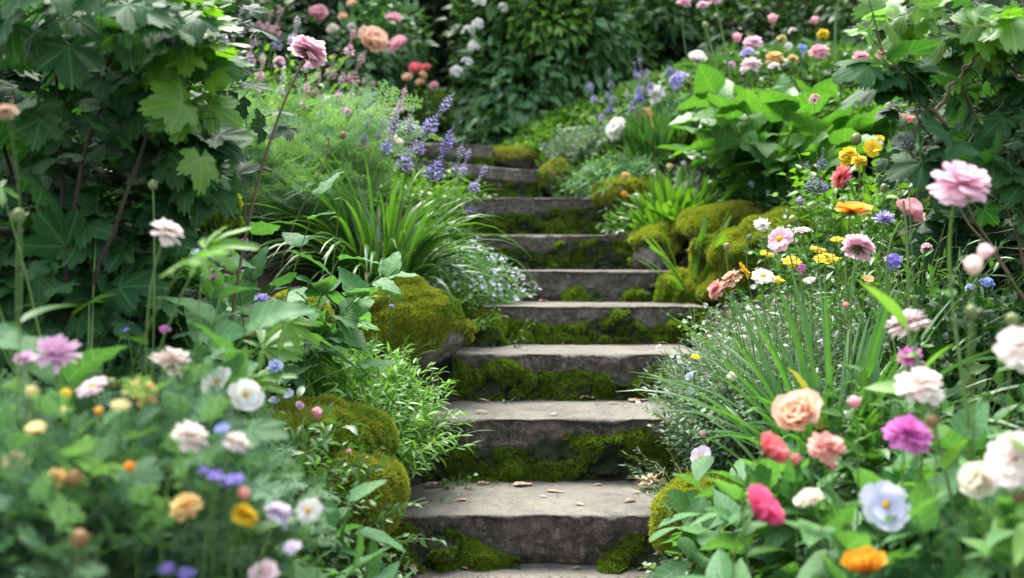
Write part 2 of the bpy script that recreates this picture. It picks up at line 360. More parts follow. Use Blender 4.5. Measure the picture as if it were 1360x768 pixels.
def tuft(n=6, wd=.22, seed=0, up=.5):
    rg = np.random.default_rng(seed); vs = []; ts = []; lu = []
    for i in range(n):
        a = 2*PI*i/n+rg.uniform(-.4, .4); e = rg.uniform(up, 1.35)
        d = np.array([math.cos(a)*math.cos(e), math.sin(a)*math.cos(e), math.sin(e)])*rg.uniform(.6, 1.1)
        s = np.array([-math.sin(a), math.cos(a), 0])*wd*.5; k = len(vs)
        vs.extend([-s*.6, s*.6, d*.55+s+[0, 0, .05], d*.55-s, d]); ts.extend([[k, k+1, k+2], [k, k+2, k+3], [k+3, k+2, k+4]]); lu.extend([0, 0, .5, .5, 1])
    return (np.array(vs), np.zeros((0, 4), int), np.array(ts), np.array(lu), np.full(len(lu), .5))
TP = dict(
 narrow=[strip(lance(.11), 5, .3, .25), strip(lance(.13), 5, .2, .5), strip(lance(.10), 5, .3, .05)],
 lance=[strip(lance(.17), 6, .25, .25), strip(lance(.19), 6, .2, .45)],
 oval=[strip(ovate(.30), 6, .2, .25, 5, .01), strip(ovate(.33), 6, .15, .45, 5, .015), strip(ovate(.28), 6, .25, .1, 5, .01)],
 round=[strip(ovate(.42), 5, .12, .15, 5), strip(ovate(.45), 5, .1, .3, 5)],
 cheap=[strip(ovate(.30), 3, .2, .3), strip(ovate(.26), 3, .25, .15)],
 roundv=[strip(ovate(.40), 8, .12, .25, 7, .035), strip(ovate(.44), 8, .1, .5, 7, .03)],
 spatw=[strip(obov(.27), 7, .15, .25, 5), strip(obov(.30), 7, .1, .4, 5)],
 serr=[serrated(.33, .3), serrated(.36, .5)],
 spat=[strip(obov(.17), 6, .2, .2, 3), strip(obov(.19), 6, .15, .35, 3)],
 needle=[strip(lance(.06), 3, .1, .15), strip(lance(.07), 3, .1, 0)],
 palm=[palm(seed=1), palm(seed=2, droop=.4), palm(seed=3, droop=.1, mn=.34)],
 palm_deep=[palm(((0, 1, 15), (36, .9, 14), (-36, .9, 14), (74, .8, 14), (-74, .8, 14), (118, .6, 14), (-118, .6, 14)), .16, .10, 84, .25, 4), palm(((0, 1, 14), (38, .92, 13), (-38, .88, 13), (78, .8, 13), (-78, .75, 13), (120, .55, 14), (-120, .6, 14)), .14, .12, 84, .4, 5)],
 frond=[frond(6, .45, .020, True, 48, 1), frond(6, .42, .018, True, 45, 2), frond(5, .5, .020, True, 55, 3)],
 cut=[frond(5, .5, .035, True, 50, 7), frond(5, .45, .04, True, 55, 8)],
 tuft=[tuft(6, .22, 1), tuft(7, .2, 2), tuft(5, .26, 3)],
 petal=[strip(petalp(.24), 5, .1, .10, 3), strip(petalp(.27), 5, -.05, .22, 3)],
 petalw=[strip(petalp(.46), 5, -.1, .12, 5, .04), strip(petalp(.50), 5, .05, -.15, 5, .05)],
 petaln=[strip(petalp(.15), 4, .1, .05, 3), strip(petalp(.13), 4, .1, .15, 3)],
 petalr=[strip(petalp(.60), 5, 0, -.35, 5, .03, -.25), strip(petalp(.62), 5, 0, -.25, 5, .04, -.3)],
)
def frames(Y, up, s):
    Y = nrm(Y); X = np.cross(Y, up); bad = np.linalg.norm(X, axis=1) < 1e-4
    X[bad] = np.cross(Y[bad], [1., .3, .2]); X = nrm(X); Z = np.cross(X, Y)
    return np.stack([X, Y, Z], -1)*np.asarray(s).reshape(-1, 1, 1)
def put(g, key, pos, dirs, up, size, rg, rnd=None):
    tp = TP[key]; N = len(pos)
    if N == 0: return
    up = np.broadcast_to(np.asarray(up, float), (N, 3)); k = rg.integers(0, len(tp), N)
    size = np.broadcast_to(size, (N,)); rnd = rg.random(N) if rnd is None else rnd
    Mx = frames(dirs, up, size)
    for i in range(len(tp)):
        m = k == i; g.inst(tp[i], Mx[m], pos[m], rnd[m])
def arcs(root, az, t0, t1, L, S, pw=1.):
    s = np.linspace(0, 1, S)[None]; th = t0[:, None] + (t1-t0)[:, None]*s**pw
    D = np.stack([np.sin(th)*np.cos(az)[:, None], np.sin(th)*np.sin(az)[:, None], np.cos(th)], -1)
    st = D*(L/(S-1))[:, None, None]; Pn = np.concatenate([np.zeros((len(az), 1, 3)), np.cumsum((st[:, 1:]+st[:, :-1])/2, 1)], 1)
    return Pn + root[:, None, :], D
def blades(g, root, az, t0, t1, L, wd, prof, rg, S=9, cols=3, fold=.25, pw=1.3, twist=.3, wave=0.):
    N = len(az); Pn, D = arcs(root, az, t0, t1, L, S, pw)
    side = np.stack([-np.sin(az), np.cos(az), np.zeros(N)], -1)[:, None, :]
    nor = np.cross(D, np.broadcast_to(side, D.shape)); nor = nrm(nor)*-1
    tw = rg.normal(0, twist, N)[:, None, None]*np.linspace(0, 1, S)[None, :, None]
    sd = side*np.cos(tw)+nor*np.sin(tw); nn = -side*np.sin(tw)+nor*np.cos(tw)
    w_ = np.array([prof(t) for t in np.linspace(0, 1, S)])[None, :, None]*np.asarray(wd).reshape(-1, 1, 1)
    c = np.linspace(-1, 1, cols)
    ph = rg.uniform(0, 6, N)[:, None, None]
    V = np.stack([Pn + sd*w_*a + nn*(w_*abs(a)*fold) + (nn*wave*abs(a)*np.sin(np.linspace(0, 1, S)[None, :, None]*16+ph+a) if wave else 0) for a in c], 2)
    q = grid(S, cols)[None] + (np.arange(N)*S*cols)[:, None, None]
    g.raw(V, q, None, np.tile(np.repeat(np.linspace(0, 1, S), cols), N), np.tile(c, N*S), np.repeat(rg.random(N), S*cols))
    return Pn, D
def tubes(g, Pn, rad, sides=5, rnd=None):
    Pn = np.asarray(Pn, float); N, S, _ = Pn.shape
    D = nrm(np.gradient(Pn, axis=1)); ref = np.where(np.abs(D[..., 2:3]) < .9, np.array([0, 0, 1.]), np.array([1., 0, 0]))
    ref = np.broadcast_to(np.array([.83, -.55, .05]), D.shape)
    A = nrm(np.cross(D, ref)); B = np.cross(D, A)
    rad = np.broadcast_to(rad, (N, S))[..., None, None]
    a = np.linspace(0, 2*PI, sides, endpoint=False)
    V = Pn[:, :, None, :] + rad*(A[:, :, None, :]*np.cos(a)[None, None, :, None] + B[:, :, None, :]*np.sin(a)[None, None, :, None])
    q = grid(S, sides, True)[None] + (np.arange(N)*S*sides)[:, None, None]
    g.raw(V, q, None, .5, .5, np.repeat(np.full(N, .5) if rnd is None else rnd, S*sides))
def bez(p0, p1, p2, p3, S):
    t = np.linspace(0, 1, S)[:, None]
    return (1-t)**3*p0 + 3*(1-t)**2*t*p1 + 3*(1-t)*t*t*p2 + t**3*p3

# ------------------------------------------------------------------ plant builders
def spot(px, d, py_top=None):
    x = (px-680)/F*d; z = float(ground(x, d)); h = None
    if py_top is not None: h = CAMZ + (345-py_top)/F*d - z
    return np.array([x, d, z]), h
def roots(c, r, N, rg, k=.55):
    u = np.sqrt(rg.random(N)); a = rg.uniform(0, 2*PI, N)
    x = c[0]+k*r*u*np.cos(a); y = c[1]+k*r*u*np.sin(a)
    return np.stack([x, y, ground(x, y)-.004], -1), u, a
def leafy(name, label, px, half, top, d, mat, leaf='narrow', size=.04, n=60, per=14, cat='plant', group=None, ang=(40, 80), t0=.15,
          stem='stem', rs=.0016, flowers=None, k=.6, hmul=1., droop=.3, taper=.5, depth=None, lean=60):
    rg = rng_of(label); c, h = spot(px, d, top); r = half/F*d; h = max(.04, h)*hmul
    o = thing(name, label, cat, c, group)
    R, u, a = roots(c, r, n, rg, k)
    L = (h*(1-.25*u*u) + r*.35*u)*rg.uniform(.72, 1.08, n)
    # shorter where the ground is already high
    L = np.maximum(.03, np.minimum(L*1.1, L - .35*(R[:, 2]-c[2])))
    S = 8; Pn, D = arcs(R, a+rg.normal(0, .5, n), np.radians(3+22*u), np.radians(8+lean*u+rg.uniform(0, 22, n)), L, S, 1.2)
    gs = G(); tubes(gs, Pn, rs*np.linspace(1.2, .6, S)[None], 4, rg.random(n)); gs.build('stems', M[stem], o, c)
    m = n*per; t = t0 + (1-t0)*np.tile((np.arange(per)+.5)/per, n) + rg.uniform(-.5, .5, m)*(1-t0)/per; t = np.clip(t, 0, .999)
    si = np.repeat(np.arange(n), per); f = t*(S-1); i0 = f.astype(int); fr = (f-i0)[:, None]
    i1 = np.minimum(i0+1, S-1)
    pos = Pn[si, i0]*(1-fr)+Pn[si, i1]*fr; tan = nrm(D[si, i0]*(1-fr)+D[si, i1]*fr)
    az = np.tile(np.arange(per)*2.4, n)+rg.uniform(0, 6.3, n)[si]
    e1 = nrm(np.cross(tan, [.3, .2, .9])); e2 = np.cross(tan, e1); rad = e1*np.cos(az)[:, None]+e2*np.sin(az)[:, None]
    an = np.radians(rg.uniform(ang[0], ang[1], m))*(1-.45*t**3); dr = tan*np.cos(an)[:, None]+rad*np.sin(an)[:, None]
    dr[:, 2] -= droop*rg.random(m)*.6
    up = nrm(np.array([0, 0, 1.])+rg.normal(0, .35, (m, 3)))
    sz = size*rg.uniform(.65, 1.15, m)*(1-taper*np.abs(t-.55))
    gl = G(); put(gl, leaf, pos, dr, up, sz, rg); gl.build('foliage', M[mat], o, c)
    if flowers:
        fm, nf, fs, pets = flowers
        gf = G(); ti = rg.choice(n, min(n, nf), replace=False); cp = Pn[ti, -1]; 
        Rr = max(1, nf//len(ti)); cp = np.repeat(cp, Rr, 0)+rg.normal(0, fs*1.6, (len(cp)*Rr, 3))
        florets(gf, cp, nrm(np.array([0, -.5, 1])+rg.normal(0, .5, cp.shape)), fs, pets, rg)
        gf.build('blossoms', PM[fm], o, c)
    return o
def florets(g, cp, ax, fs, pets, rg):
    e1 = nrm(np.cross(ax, [.31, .77, .12])); e2 = np.cross(ax, e1)
    for k in range(pets):
        a = 2*PI*k/pets; d = e1*math.cos(a)+e2*math.sin(a)+ax*.25
        put(g, 'petalw', cp, d, ax, fs*rg.uniform(.85, 1.1, len(cp)), rg)
def blade_clump(name, label, px, half, top, d, mat, n=90, wd=.008, prof=None, lean=(5, 60), bend=(20, 110), cat='plant', group=None,
                S=10, cols=3, fold=.35, k=.25, wave=0., pw=1.5, Lr=(.7, 1.1), twist=.3, hs=1.15, part='leaves', aimed=None):
    rg = rng_of(label); c, h = spot(px, d, top); r = half/F*d
    o = thing(name, label, cat, c, group)
    R, u, a = roots(c, r, n, rg, k)
    a = a + rg.normal(0, .45, n)
    if aimed is not None: a = rg.uniform(aimed[0], aimed[1], n)
    v = rg.random(n)
    L = h*hs*rg.uniform(Lr[0], Lr[1], n)
    prof = prof or (lambda t: min(1, .55+t*1.6)*(1-t**3)**.7+.02)
    g = G(); blades(g, R, a, np.radians(lean[0]+(lean[1]-lean[0])*v*.6), np.radians(bend[0]+(bend[1]-bend[0])*v), L, wd*rg.uniform(.7, 1.2, n), prof, rg, S, cols, fold, pw, twist, wave)
    g.build(part, M[mat], o, c); return o
def broadprof(p=.42, w0=.05):
    def f(t):
        if t < p: return w0
        s = (t-p)/(1-p); return w0*(1-s)+max(0, math.sin(PI*s**.66))**.8*(1-.12*s)
    return f
def broad(name, label, px, half, top, d, mat, n=22, wd=.05, pet=.42, lean=(8, 60), bend=(50, 120), cols=7, **k):
    return blade_clump(name, label, px, half, top, d, mat, n, wd, broadprof(pet), lean, bend, S=16, cols=cols, fold=.22, wave=k.pop('wave', .004), pw=1.6, twist=.35, **k)
def palm_plant(name, label, px, half, top, d, mat, n=14, size=.09, leaf='palm', cat='plant', group=None, k=.35, hs=1., bend=(10, 70), face=None):
    rg = rng_of(label); c, h = spot(px, d, top); r = half/F*d
    o = thing(name, label, cat, c, group); R, u, a = roots(c, r, n, rg, k)
    v = rg.random(n); L = h*hs*rg.uniform(.55, 1.05, n)
    Pn, D = arcs(R, a, np.radians(3+18*v), np.radians(bend[0]+(bend[1]-bend[0])*v), L, 9, 1.3)
    gs = G(); tubes(gs, Pn, .0024*np.linspace(1.2, .7, 9)[None], 5, rg.random(n)); gs.build('stems', M['stem'], o, c)
    out = np.stack([np.cos(a), np.sin(a), np.full(n, .05)], -1)+rg.normal(0, .25, (n, 3))
    up = nrm(np.array([0, -.35, 1.]) + rg.normal(0, .3, (n, 3)))
    g = G(); put(g, leaf, Pn[:, -1], out, up, size*rg.uniform(.75, 1.2, n), rg)
    g.build('leaves', M[mat], o, c); return o

# shrubs: leaves fill ellipsoids on a frame of twigs
def shrub(name, label, base, stems, blobs, mat, leaf, size, cat='shrub', group=None, bark='bark', rs=.014, blooms=(), extra=None, petiole=True, outward=1., upv=(0, -.55, 1.)):
    rg = rng_of(label); base = np.asarray(base, float); o = thing(name, label, cat, base, group)
    gs = G(); tips = []
    for pts in stems:
        pts = [np.asarray(p, float) for p in pts]
        Pn = bez(pts[0], pts[1], pts[2], pts[3], 16) + rg.normal(0, .006, (16, 3)); tubes(gs, Pn[None], rs*np.linspace(1, .35, 16)[None], 7)
        tips.append(Pn)
    allp = np.concatenate(tips) if tips else base[None]
    mats = {}
    for bl in blobs:
        c, rad, n = np.asarray(bl[0], float), np.asarray(bl[1], float), bl[2]; mk = bl[3] if len(bl) > 3 else mat
        sz = bl[4] if len(bl) > 4 else size
        q = nrm(rg.normal(0, 1, (n, 3))); rr = rg.random(n)**(1/2.2)
        lump = 1+.22*vnoise(q*2.2+c, 3)
        pos = c + q*rad*(rr*lump)[:, None]
        nt_ = max(3, n//14)                        # twigs from the frame into the blob
        ti = rg.choice(n, nt_, replace=False); e = pos[ti]
        dist = ((allp[None]-e[:, None])**2).sum(-1); s0 = allp[dist.argmin(1)]
        mid = (s0+e)/2 + rg.normal(0, .03, e.shape)*np.linalg.norm(rad)
        tt = np.linspace(0, 1, 7)[None, :, None]
        Tp = (1-tt)**2*s0[:, None]+2*tt*(1-tt)*mid[:, None]+tt*tt*e[:, None]
        tubes(gs, Tp, rs*.28*np.linspace(1, .35, 7)[None], 4)
        if leaf == 'palm':
            out = rg.normal(0, 1, (n, 3))*[1, .35, .45]+q*[.7, .2, .5]+np.array([0, -.35, -.28]); up = nrm(np.array([0, -.65, 1.])+q*.35+rg.normal(0, .48, (n, 3)))
        else:
            out = nrm(q*rad)*outward + rg.normal(0, .45, (n, 3)); out[:, 2] -= .25
            up = nrm(np.asarray(upv)+q*.5+rg.normal(0, .35, (n, 3)))
        s = sz*rg.uniform(.5, 1.25, n)
        g = mats.setdefault(mk, G()); put(g, leaf, pos, out, up, s, rg)
        if petiole:
            dn = nrm(out); e0 = pos-dn*(s*.8)[:, None]; e0[:, 2] -= s*.25
            Tp = np.stack([e0, (e0+pos)/2-[0, 0, .004], pos], 1); tubes(gs, Tp, .0016, 4)
    gs.build('branches', M[bark], o, base)
    for i, (mk, g) in enumerate(mats.items()): g.build('foliage', M[mk], o, base)
    for (p, D_, colr, kind) in blooms:
        g = G(); head(g, None, kind, np.asarray(p, float), nrm(np.array([0, -.8, .6])+rg.normal(0, .3, 3)), D_, rg); g.build('bloom', PM[colr], o, base)
    return o

# ------------------------------------------------------------------ flowers
def ring(g, key, c, ax, n, L, elev, r0, off, rg, jit=.12, lj=.12, wmul=None):
    e1 = nrm(np.cross(ax, np.array([.3, .8, .15]))); e2 = np.cross(ax, e1)
    a = 2*PI*(np.arange(n)+rg.uniform(0, 1))/n + rg.normal(0, jit/2, n); el = np.radians(elev)+rg.normal(0, jit, n)
    rad = e1[None]*np.cos(a)[:, None]+e2[None]*np.sin(a)[:, None]
    d = rad*np.cos(el)[:, None]+ax[None]*np.sin(el)[:, None]
    up = ax[None]*np.cos(el)[:, None]-rad*np.sin(el)[:, None]
    pos = c[None]+rad*r0+ax[None]*off
    put(g, key, pos, d, up, L*rg.uniform(1-lj, 1+lj, n), rg)
def ball(g, c, ax, ra, rb, rg, seg=10, bump=.0, lu=.5):
    e1 = nrm(np.cross(ax, np.array([.3, .8, .15]))); e2 = np.cross(ax, e1)
    ph = np.linspace(0, PI, 8); a = np.linspace(0, 2*PI, seg, endpoint=False)
    rr = np.sin(ph)[:, None]*ra*(1+bump*rg.normal(0, 1, (8, seg)))
    V = c + rr[..., None]*(e1*np.cos(a)[None, :, None]+e2*np.sin(a)[None, :, None]) + (np.cos(ph)*rb)[:, None, None]*ax
    g.raw(V, grid(8, seg, True), None, lu, .5, rg.random())
def head(g, gc, kind, c, ax, D, rg):
    """petals of one bloom into g, its eye or calyx into gc"""
    R = D/2; e = nrm(np.cross(ax, np.array([.3, .8, .15])))
    if kind == 'pompom':
        for n, L, el, r0, off in ((18, 1., -8, .06, 0), (17, .95, 12, .07, .06), (15, .82, 30, .08, .10), (13, .68, 48, .08, .13), (10, .55, 66, .06, .15), (7, .45, 82, .03, .16)):
            ring(g, 'petal', c, ax, n, R*L, el, R*r0, R*off, rg, .16)
    elif kind == 'thistle':
        for n, L, el in ((20, 1., 5), (20, .95, 25), (18, .9, 45), (14, .85, 65), (9, .8, 82)):
            ring(g, 'petaln', c, ax, n, R*L, el, R*.12, R*.1, rg, .16, .2)
    elif kind == 'daisy':
        ring(g, 'petal', c, ax, 15, R*.95, 6, R*.12, 0, rg, .08); ring(g, 'petal', c, ax, 13, R*.85, 16, R*.1, R*.04, rg, .1)
        if gc is not None: ball(gc, c+ax*R*.08, ax, R*.27, R*.16, rg, 10, .08)
    elif kind == 'simple':
        ring(g, 'petalw', c, ax, 6, R*.98, 10, R*.05, 0, rg, .1)
        ring(g, 'petalw', c, ax, 4, R*.8, 28, R*.04, R*.04, rg, .12)
        if gc is not None: ball(gc, c+ax*R*.1, ax, R*.17, R*.12, rg, 9, .08)
    elif kind == 'rose':
        for n, L, el, r0 in ((7, 1., 12, .1), (7, .92, 34, .12), (6, .85, 54, .14), (6, .72, 70, .12), (4, .6, 84, .07)):
            ring(g, 'petalr', c, ax, n, R*L, el, R*r0, R*.02, rg, .12)
    elif kind == 'cup':
        for n, L, el, r0 in ((7, 1.15, 38, .12), (6, 1.1, 58, .12), (5, .95, 74, .08)):
            ring(g, 'petalr', c, ax, n, R*L, el, R*r0, 0, rg, .08)
    elif kind == 'bell':
        for n, L, el, r0 in ((9, 1.1, 30, .05), (8, 1.0, 52, .05)):
            ring(g, 'petalw', c, ax, n, R*L, el, R*r0, 0, rg, .08)
    elif kind == 'umbel':
        n = 16; q = nrm(rg.normal(0, 1, (n, 3))+ax*1.1); cp = c+q*R*.62
        florets(g, cp, nrm(q+ax*.4), R*.42, 5, rg)
    elif kind == 'bud':
        ball(g, c, ax, R*.85, R, rg, 10, .03)
        ring(g, 'petaln', c-ax*R*.8, ax, 9, R*1.6, 62, R*.2, 0, rg, .06)
def flower(kind, px, py, d, Dpx, colr, label, tilt='up', rdx=0, name=None, group=None, stem_r=None, gcol='bud', bend=0., leaves=0, back=0.0, cat='flower', stem='stem', py2=None, dy=0.):
    """kind of bloom at a point of the bed d metres deep, on its own stem rooted in the ground"""
    rg = rng_of(label); H = P(px, py, d); D = Dpx/F*d
    x0 = H[0]-rdx/F*d; y0 = d+dy+.02; R0 = np.array([x0, y0, float(ground(x0, y0))-.005])
    T = dict(up=(0, 0, 1), cam=(0, -1, .5), R=(.9, -.2, .7), L=(-.9, -.2, .7), away=(.4, .42, .9), camR=(.7, -.8, .6), camL=(-.7, -.8, .6), nod=(-.5, -.5, -.5), half=(0, -.45, 1), Lean=(-.5, .1, 1), Rean=(.5, .1, 1))[tilt]
    ax = nrm(np.array(T, float)+rg.normal(0, .13, 3))
    nm = name or dict(pompom='double_flower', thistle='scabious_flower', daisy='daisy', simple='open_flower', rose='rose_flower', cup='ranunculus_flower', bell='bell_flower', umbel='flower_cluster', bud='flower_bud', spike='flower_spike').get(kind, 'flower')
    o = thing(nm, label, cat, R0, group)
    sr = stem_r or max(.0016, D*.032); hgt = H[2]-R0[2]
    gs = G(); g = G(); gc = G()
    if kind == 'spike':
        bot = P(px if py2 is None else py2[0], py if py2 is None else py2[1], d)   # H = tip, bot = where the florets start
        axd = nrm(H-bot); Ls = np.linalg.norm(H-bot)
        Pn = bez(R0, R0+[0, 0, .4*hgt], bot-axd*.35*np.linalg.norm(bot-R0), bot, 14); tubes(gs, Pn[None], sr*np.linspace(1.3, .8, 14)[None], 6)
        tubes(gs, bez(bot, bot+axd*Ls*.3, bot+axd*Ls*.6, H, 8)[None], sr*np.linspace(.8, .3, 8)[None], 5)
        n = int(max(24, Ls/(D*.055))); t = (np.arange(n)+.5)/n; a = np.arange(n)*2.4+rg.uniform(0, 6)
        e1 = nrm(np.cross(axd, [.3, .8, .15])); e2 = np.cross(axd, e1); rad = e1*np.cos(a)[:, None]+e2*np.sin(a)[:, None]
        wv = (1-.62*t)*(.75+.35*np.sin(t*n/5.)); cp = bot+axd*(t*Ls)[:, None]+rad*(D*.24*wv)[:, None]
        for da in (-.55, 0, .55):
            dr = rad*math.cos(da)+np.cross(axd, rad)*math.sin(da)+axd*.35
            put(g, 'petalw', cp, dr, axd, D*.36*wv*rg.uniform(.7, 1.1, n), rg)
        for i in range(n): ball(gc, cp[i]-rad[i]*D*.04, nrm(rad[i]+axd*.8), D*.07*wv[i], D*.11*wv[i], rg, 5)
        gs.build('stem', M[stem], o, R0); fl = g.build('florets', PM[colr], o, R0); gc.build('calyces', M[gcol], fl, R0); return o
    neck = H-ax*D*.12; 
    side = np.array([bend, 0, 0])*hgt
    Pn = bez(R0, R0+[0, 0, .45*hgt]+side, neck-ax*hgt*.22+side*.3 if tilt != 'nod' else neck+np.array([.25, .1, .5])*hgt*.2, neck, 18)
    tubes(gs, Pn[None], sr*np.linspace(1.25, .8, 18)[None], 7); gs.build('stem', M[stem], o, R0)
    if leaves:
        for _ in range(leaves):
            gl = G(); i = rg.integers(2, 13, 1); a = rg.uniform(0, 6.3, 1)
            put(gl, 'lance', Pn[i], np.stack([np.cos(a), np.sin(a), .5*np.ones(1)], -1), (0, 0, 1), min(.12, hgt*.25)*rg.uniform(.6, 1.1, 1), rg)
            gl.build('leaf', M['mid'], o, R0)
    if kind == 'bud':
        head(g, None, kind, H, ax, D, rg); g.build('bud', M[colr] if colr in M else PM[colr], o, R0); return o
    head(g, gc, kind, H, ax, D, rg); bl = g.build('bloom', PM[colr], o, R0)
    gk = G(); ring(gk, 'petaln', H-ax*D*.05, ax, 9, D*.24, -15 if kind in ('pompom', 'daisy', 'thistle', 'simple') else 30, D*.03, -D*.02, rg, .15)
    ball(gk, H-ax*D*.07, ax, D*.11, D*.09, rg, 8); gk.build('calyx', M['calyx'], bl, R0)
    if gc.v: gc.build('eye', PM['disc'] if colr != 'apricot' else PM['gold'], bl, R0)
    return o
#%%SCENE
# ------------------------------------------------------------------ the ground
def ground_sheet():
    xs = np.concatenate([np.linspace(-60, -5, 24)[:-1], np.linspace(-5, 5, 260), np.linspace(5, 60, 24)[1:]])
    ys = np.concatenate([np.linspace(-12, .5, 20)[:-1], np.linspace(.5, 10, 300), np.linspace(10, 90, 50)[1:]])
    X, Y = np.meshgrid(xs, ys); Z = ground(X, Y)
    near = (np.abs(X) < 5) & (Y > .5) & (Y < 10)
    p = v3(X, Y, 0.); Z = Z + near*(.012*fbm(p*9, 3, 3)+.006*fbm(p*32, 4, 2))
    g = G(); g.raw(v3(X, Y, Z), grid(len(ys), len(xs)))
    o = g.build('soil_ground', M['soil']); o['kind'] = 'structure'
ground_sheet()

# ------------------------------------------------------------------ moss and stone
def tufts(g, pos, nor, size, rg, rnd=None):
    up = nrm(rg.normal(0, 1, pos.shape)); X = nrm(np.cross(nor, up)); Y = np.cross(nor, X)
    Mx = np.stack([X, Y, nor], -1)*(size*rg.uniform(.6, 1.2, len(pos)))[:, None, None]
    k = rg.integers(0, 3, len(pos)); rnd = rg.random(len(pos)) if rnd is None else rnd
    for i in range(3): m = k == i; g.inst(TP['tuft'][i], Mx[m], pos[m], rnd[m])
def surf_sample(V, Q, n, rg):
    a, b, c, d = (V[Q[:, i]] for i in range(4)); ar = np.linalg.norm(np.cross(b-a, d-a), axis=1)+np.linalg.norm(np.cross(b-c, d-c), axis=1)
    i = rg.choice(len(Q), n, p=ar/ar.sum()); u, v = rg.random((2, n, 1))
    p = a[i]*(1-u)*(1-v)+b[i]*u*(1-v)+c[i]*u*v+d[i]*(1-u)*v
    return p, nrm(np.cross(b[i]-a[i], d[i]-a[i])), i
def slab_mesh(g, xL, xR, zt, yf, depth, hfun, seed, yaw=0., roll=0., rough=.016, nx=150, tval=1.):
    xs = np.linspace(xL, xR, nx); cx = (xL+xR)/2; rows = []; tr = []
    def nz(x, z, s, f=1.): return fbm(v3(x*f, z*f, s*7.1), seed+int(s), 4)
    ch = .004+.030*np.clip(nz(xs*6, xs*0, 1)-.02, 0, 1)+.020*np.clip(nz(xs*19, xs*0, 2), 0, 1)
    edge = .016*nz(xs*3, xs*0, 3)+.010*nz(xs*13, xs*0, 4)
    ztop = zt+.004*nz(xs*3, xs*0, 5)
    for t in np.linspace(0, 1, 10):
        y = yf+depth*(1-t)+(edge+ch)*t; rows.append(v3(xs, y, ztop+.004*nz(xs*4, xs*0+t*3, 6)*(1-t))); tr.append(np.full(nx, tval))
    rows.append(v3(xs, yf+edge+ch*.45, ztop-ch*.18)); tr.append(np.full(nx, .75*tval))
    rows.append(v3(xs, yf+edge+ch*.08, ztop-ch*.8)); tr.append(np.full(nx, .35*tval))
    hb = hfun((xs-xL)/(xR-xL))
    for t in np.linspace(0, 1, 40)[1:]:
        z = ztop-ch*.8-(hb-ch*.8)*t
        f = nz(xs*5, z*7, 7); ridge = 1-np.abs(nz(xs*4+2, z*9, 8))*2.2
        y = yf+edge+rough*f+.010*np.clip(ridge, 0, 1)+.012*np.abs(nz(xs*9+4, z*13, 10))+.007*nz(xs*22, z*26, 11)+.005*nz(xs*50, z*50, 9)+.020*np.clip(t-.8, 0, 1)*5*(.4+.6*np.abs(f))
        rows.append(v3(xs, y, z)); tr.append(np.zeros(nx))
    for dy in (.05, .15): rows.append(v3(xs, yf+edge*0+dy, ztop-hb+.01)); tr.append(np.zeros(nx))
    V = np.stack(rows); tr = np.stack(tr)
    # the two ends close with a rounded cap
    c = V.copy(); V = np.concatenate([c[:, :1]*[1, 1, 1]+[.0, 0, 0], V, c[:, -1:]], 1); V[:, 0] = [cx, yf+depth/2, zt-.06]; V[:, -1] = V[:, 0]
    V[:, 0, 0] = xL+.02; V[:, -1, 0] = xR-.02
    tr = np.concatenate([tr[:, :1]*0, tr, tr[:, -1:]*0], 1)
    V[..., 2] += (V[..., 0]-cx)*math.tan(roll)
    c_, s_ = math.cos(yaw), math.sin(yaw); dx = V[..., 0]-cx; dy = V[..., 1]-yf
    V = np.stack([cx+dx*c_-dy*s_, yf+dx*s_+dy*c_, V[..., 2]], -1)
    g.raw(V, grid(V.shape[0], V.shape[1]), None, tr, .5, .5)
    return hb
def interpf(pts):
    a = np.array(pts, float)
    def f(u): return np.interp(u, a[:, 0], a[:, 1])
    return f
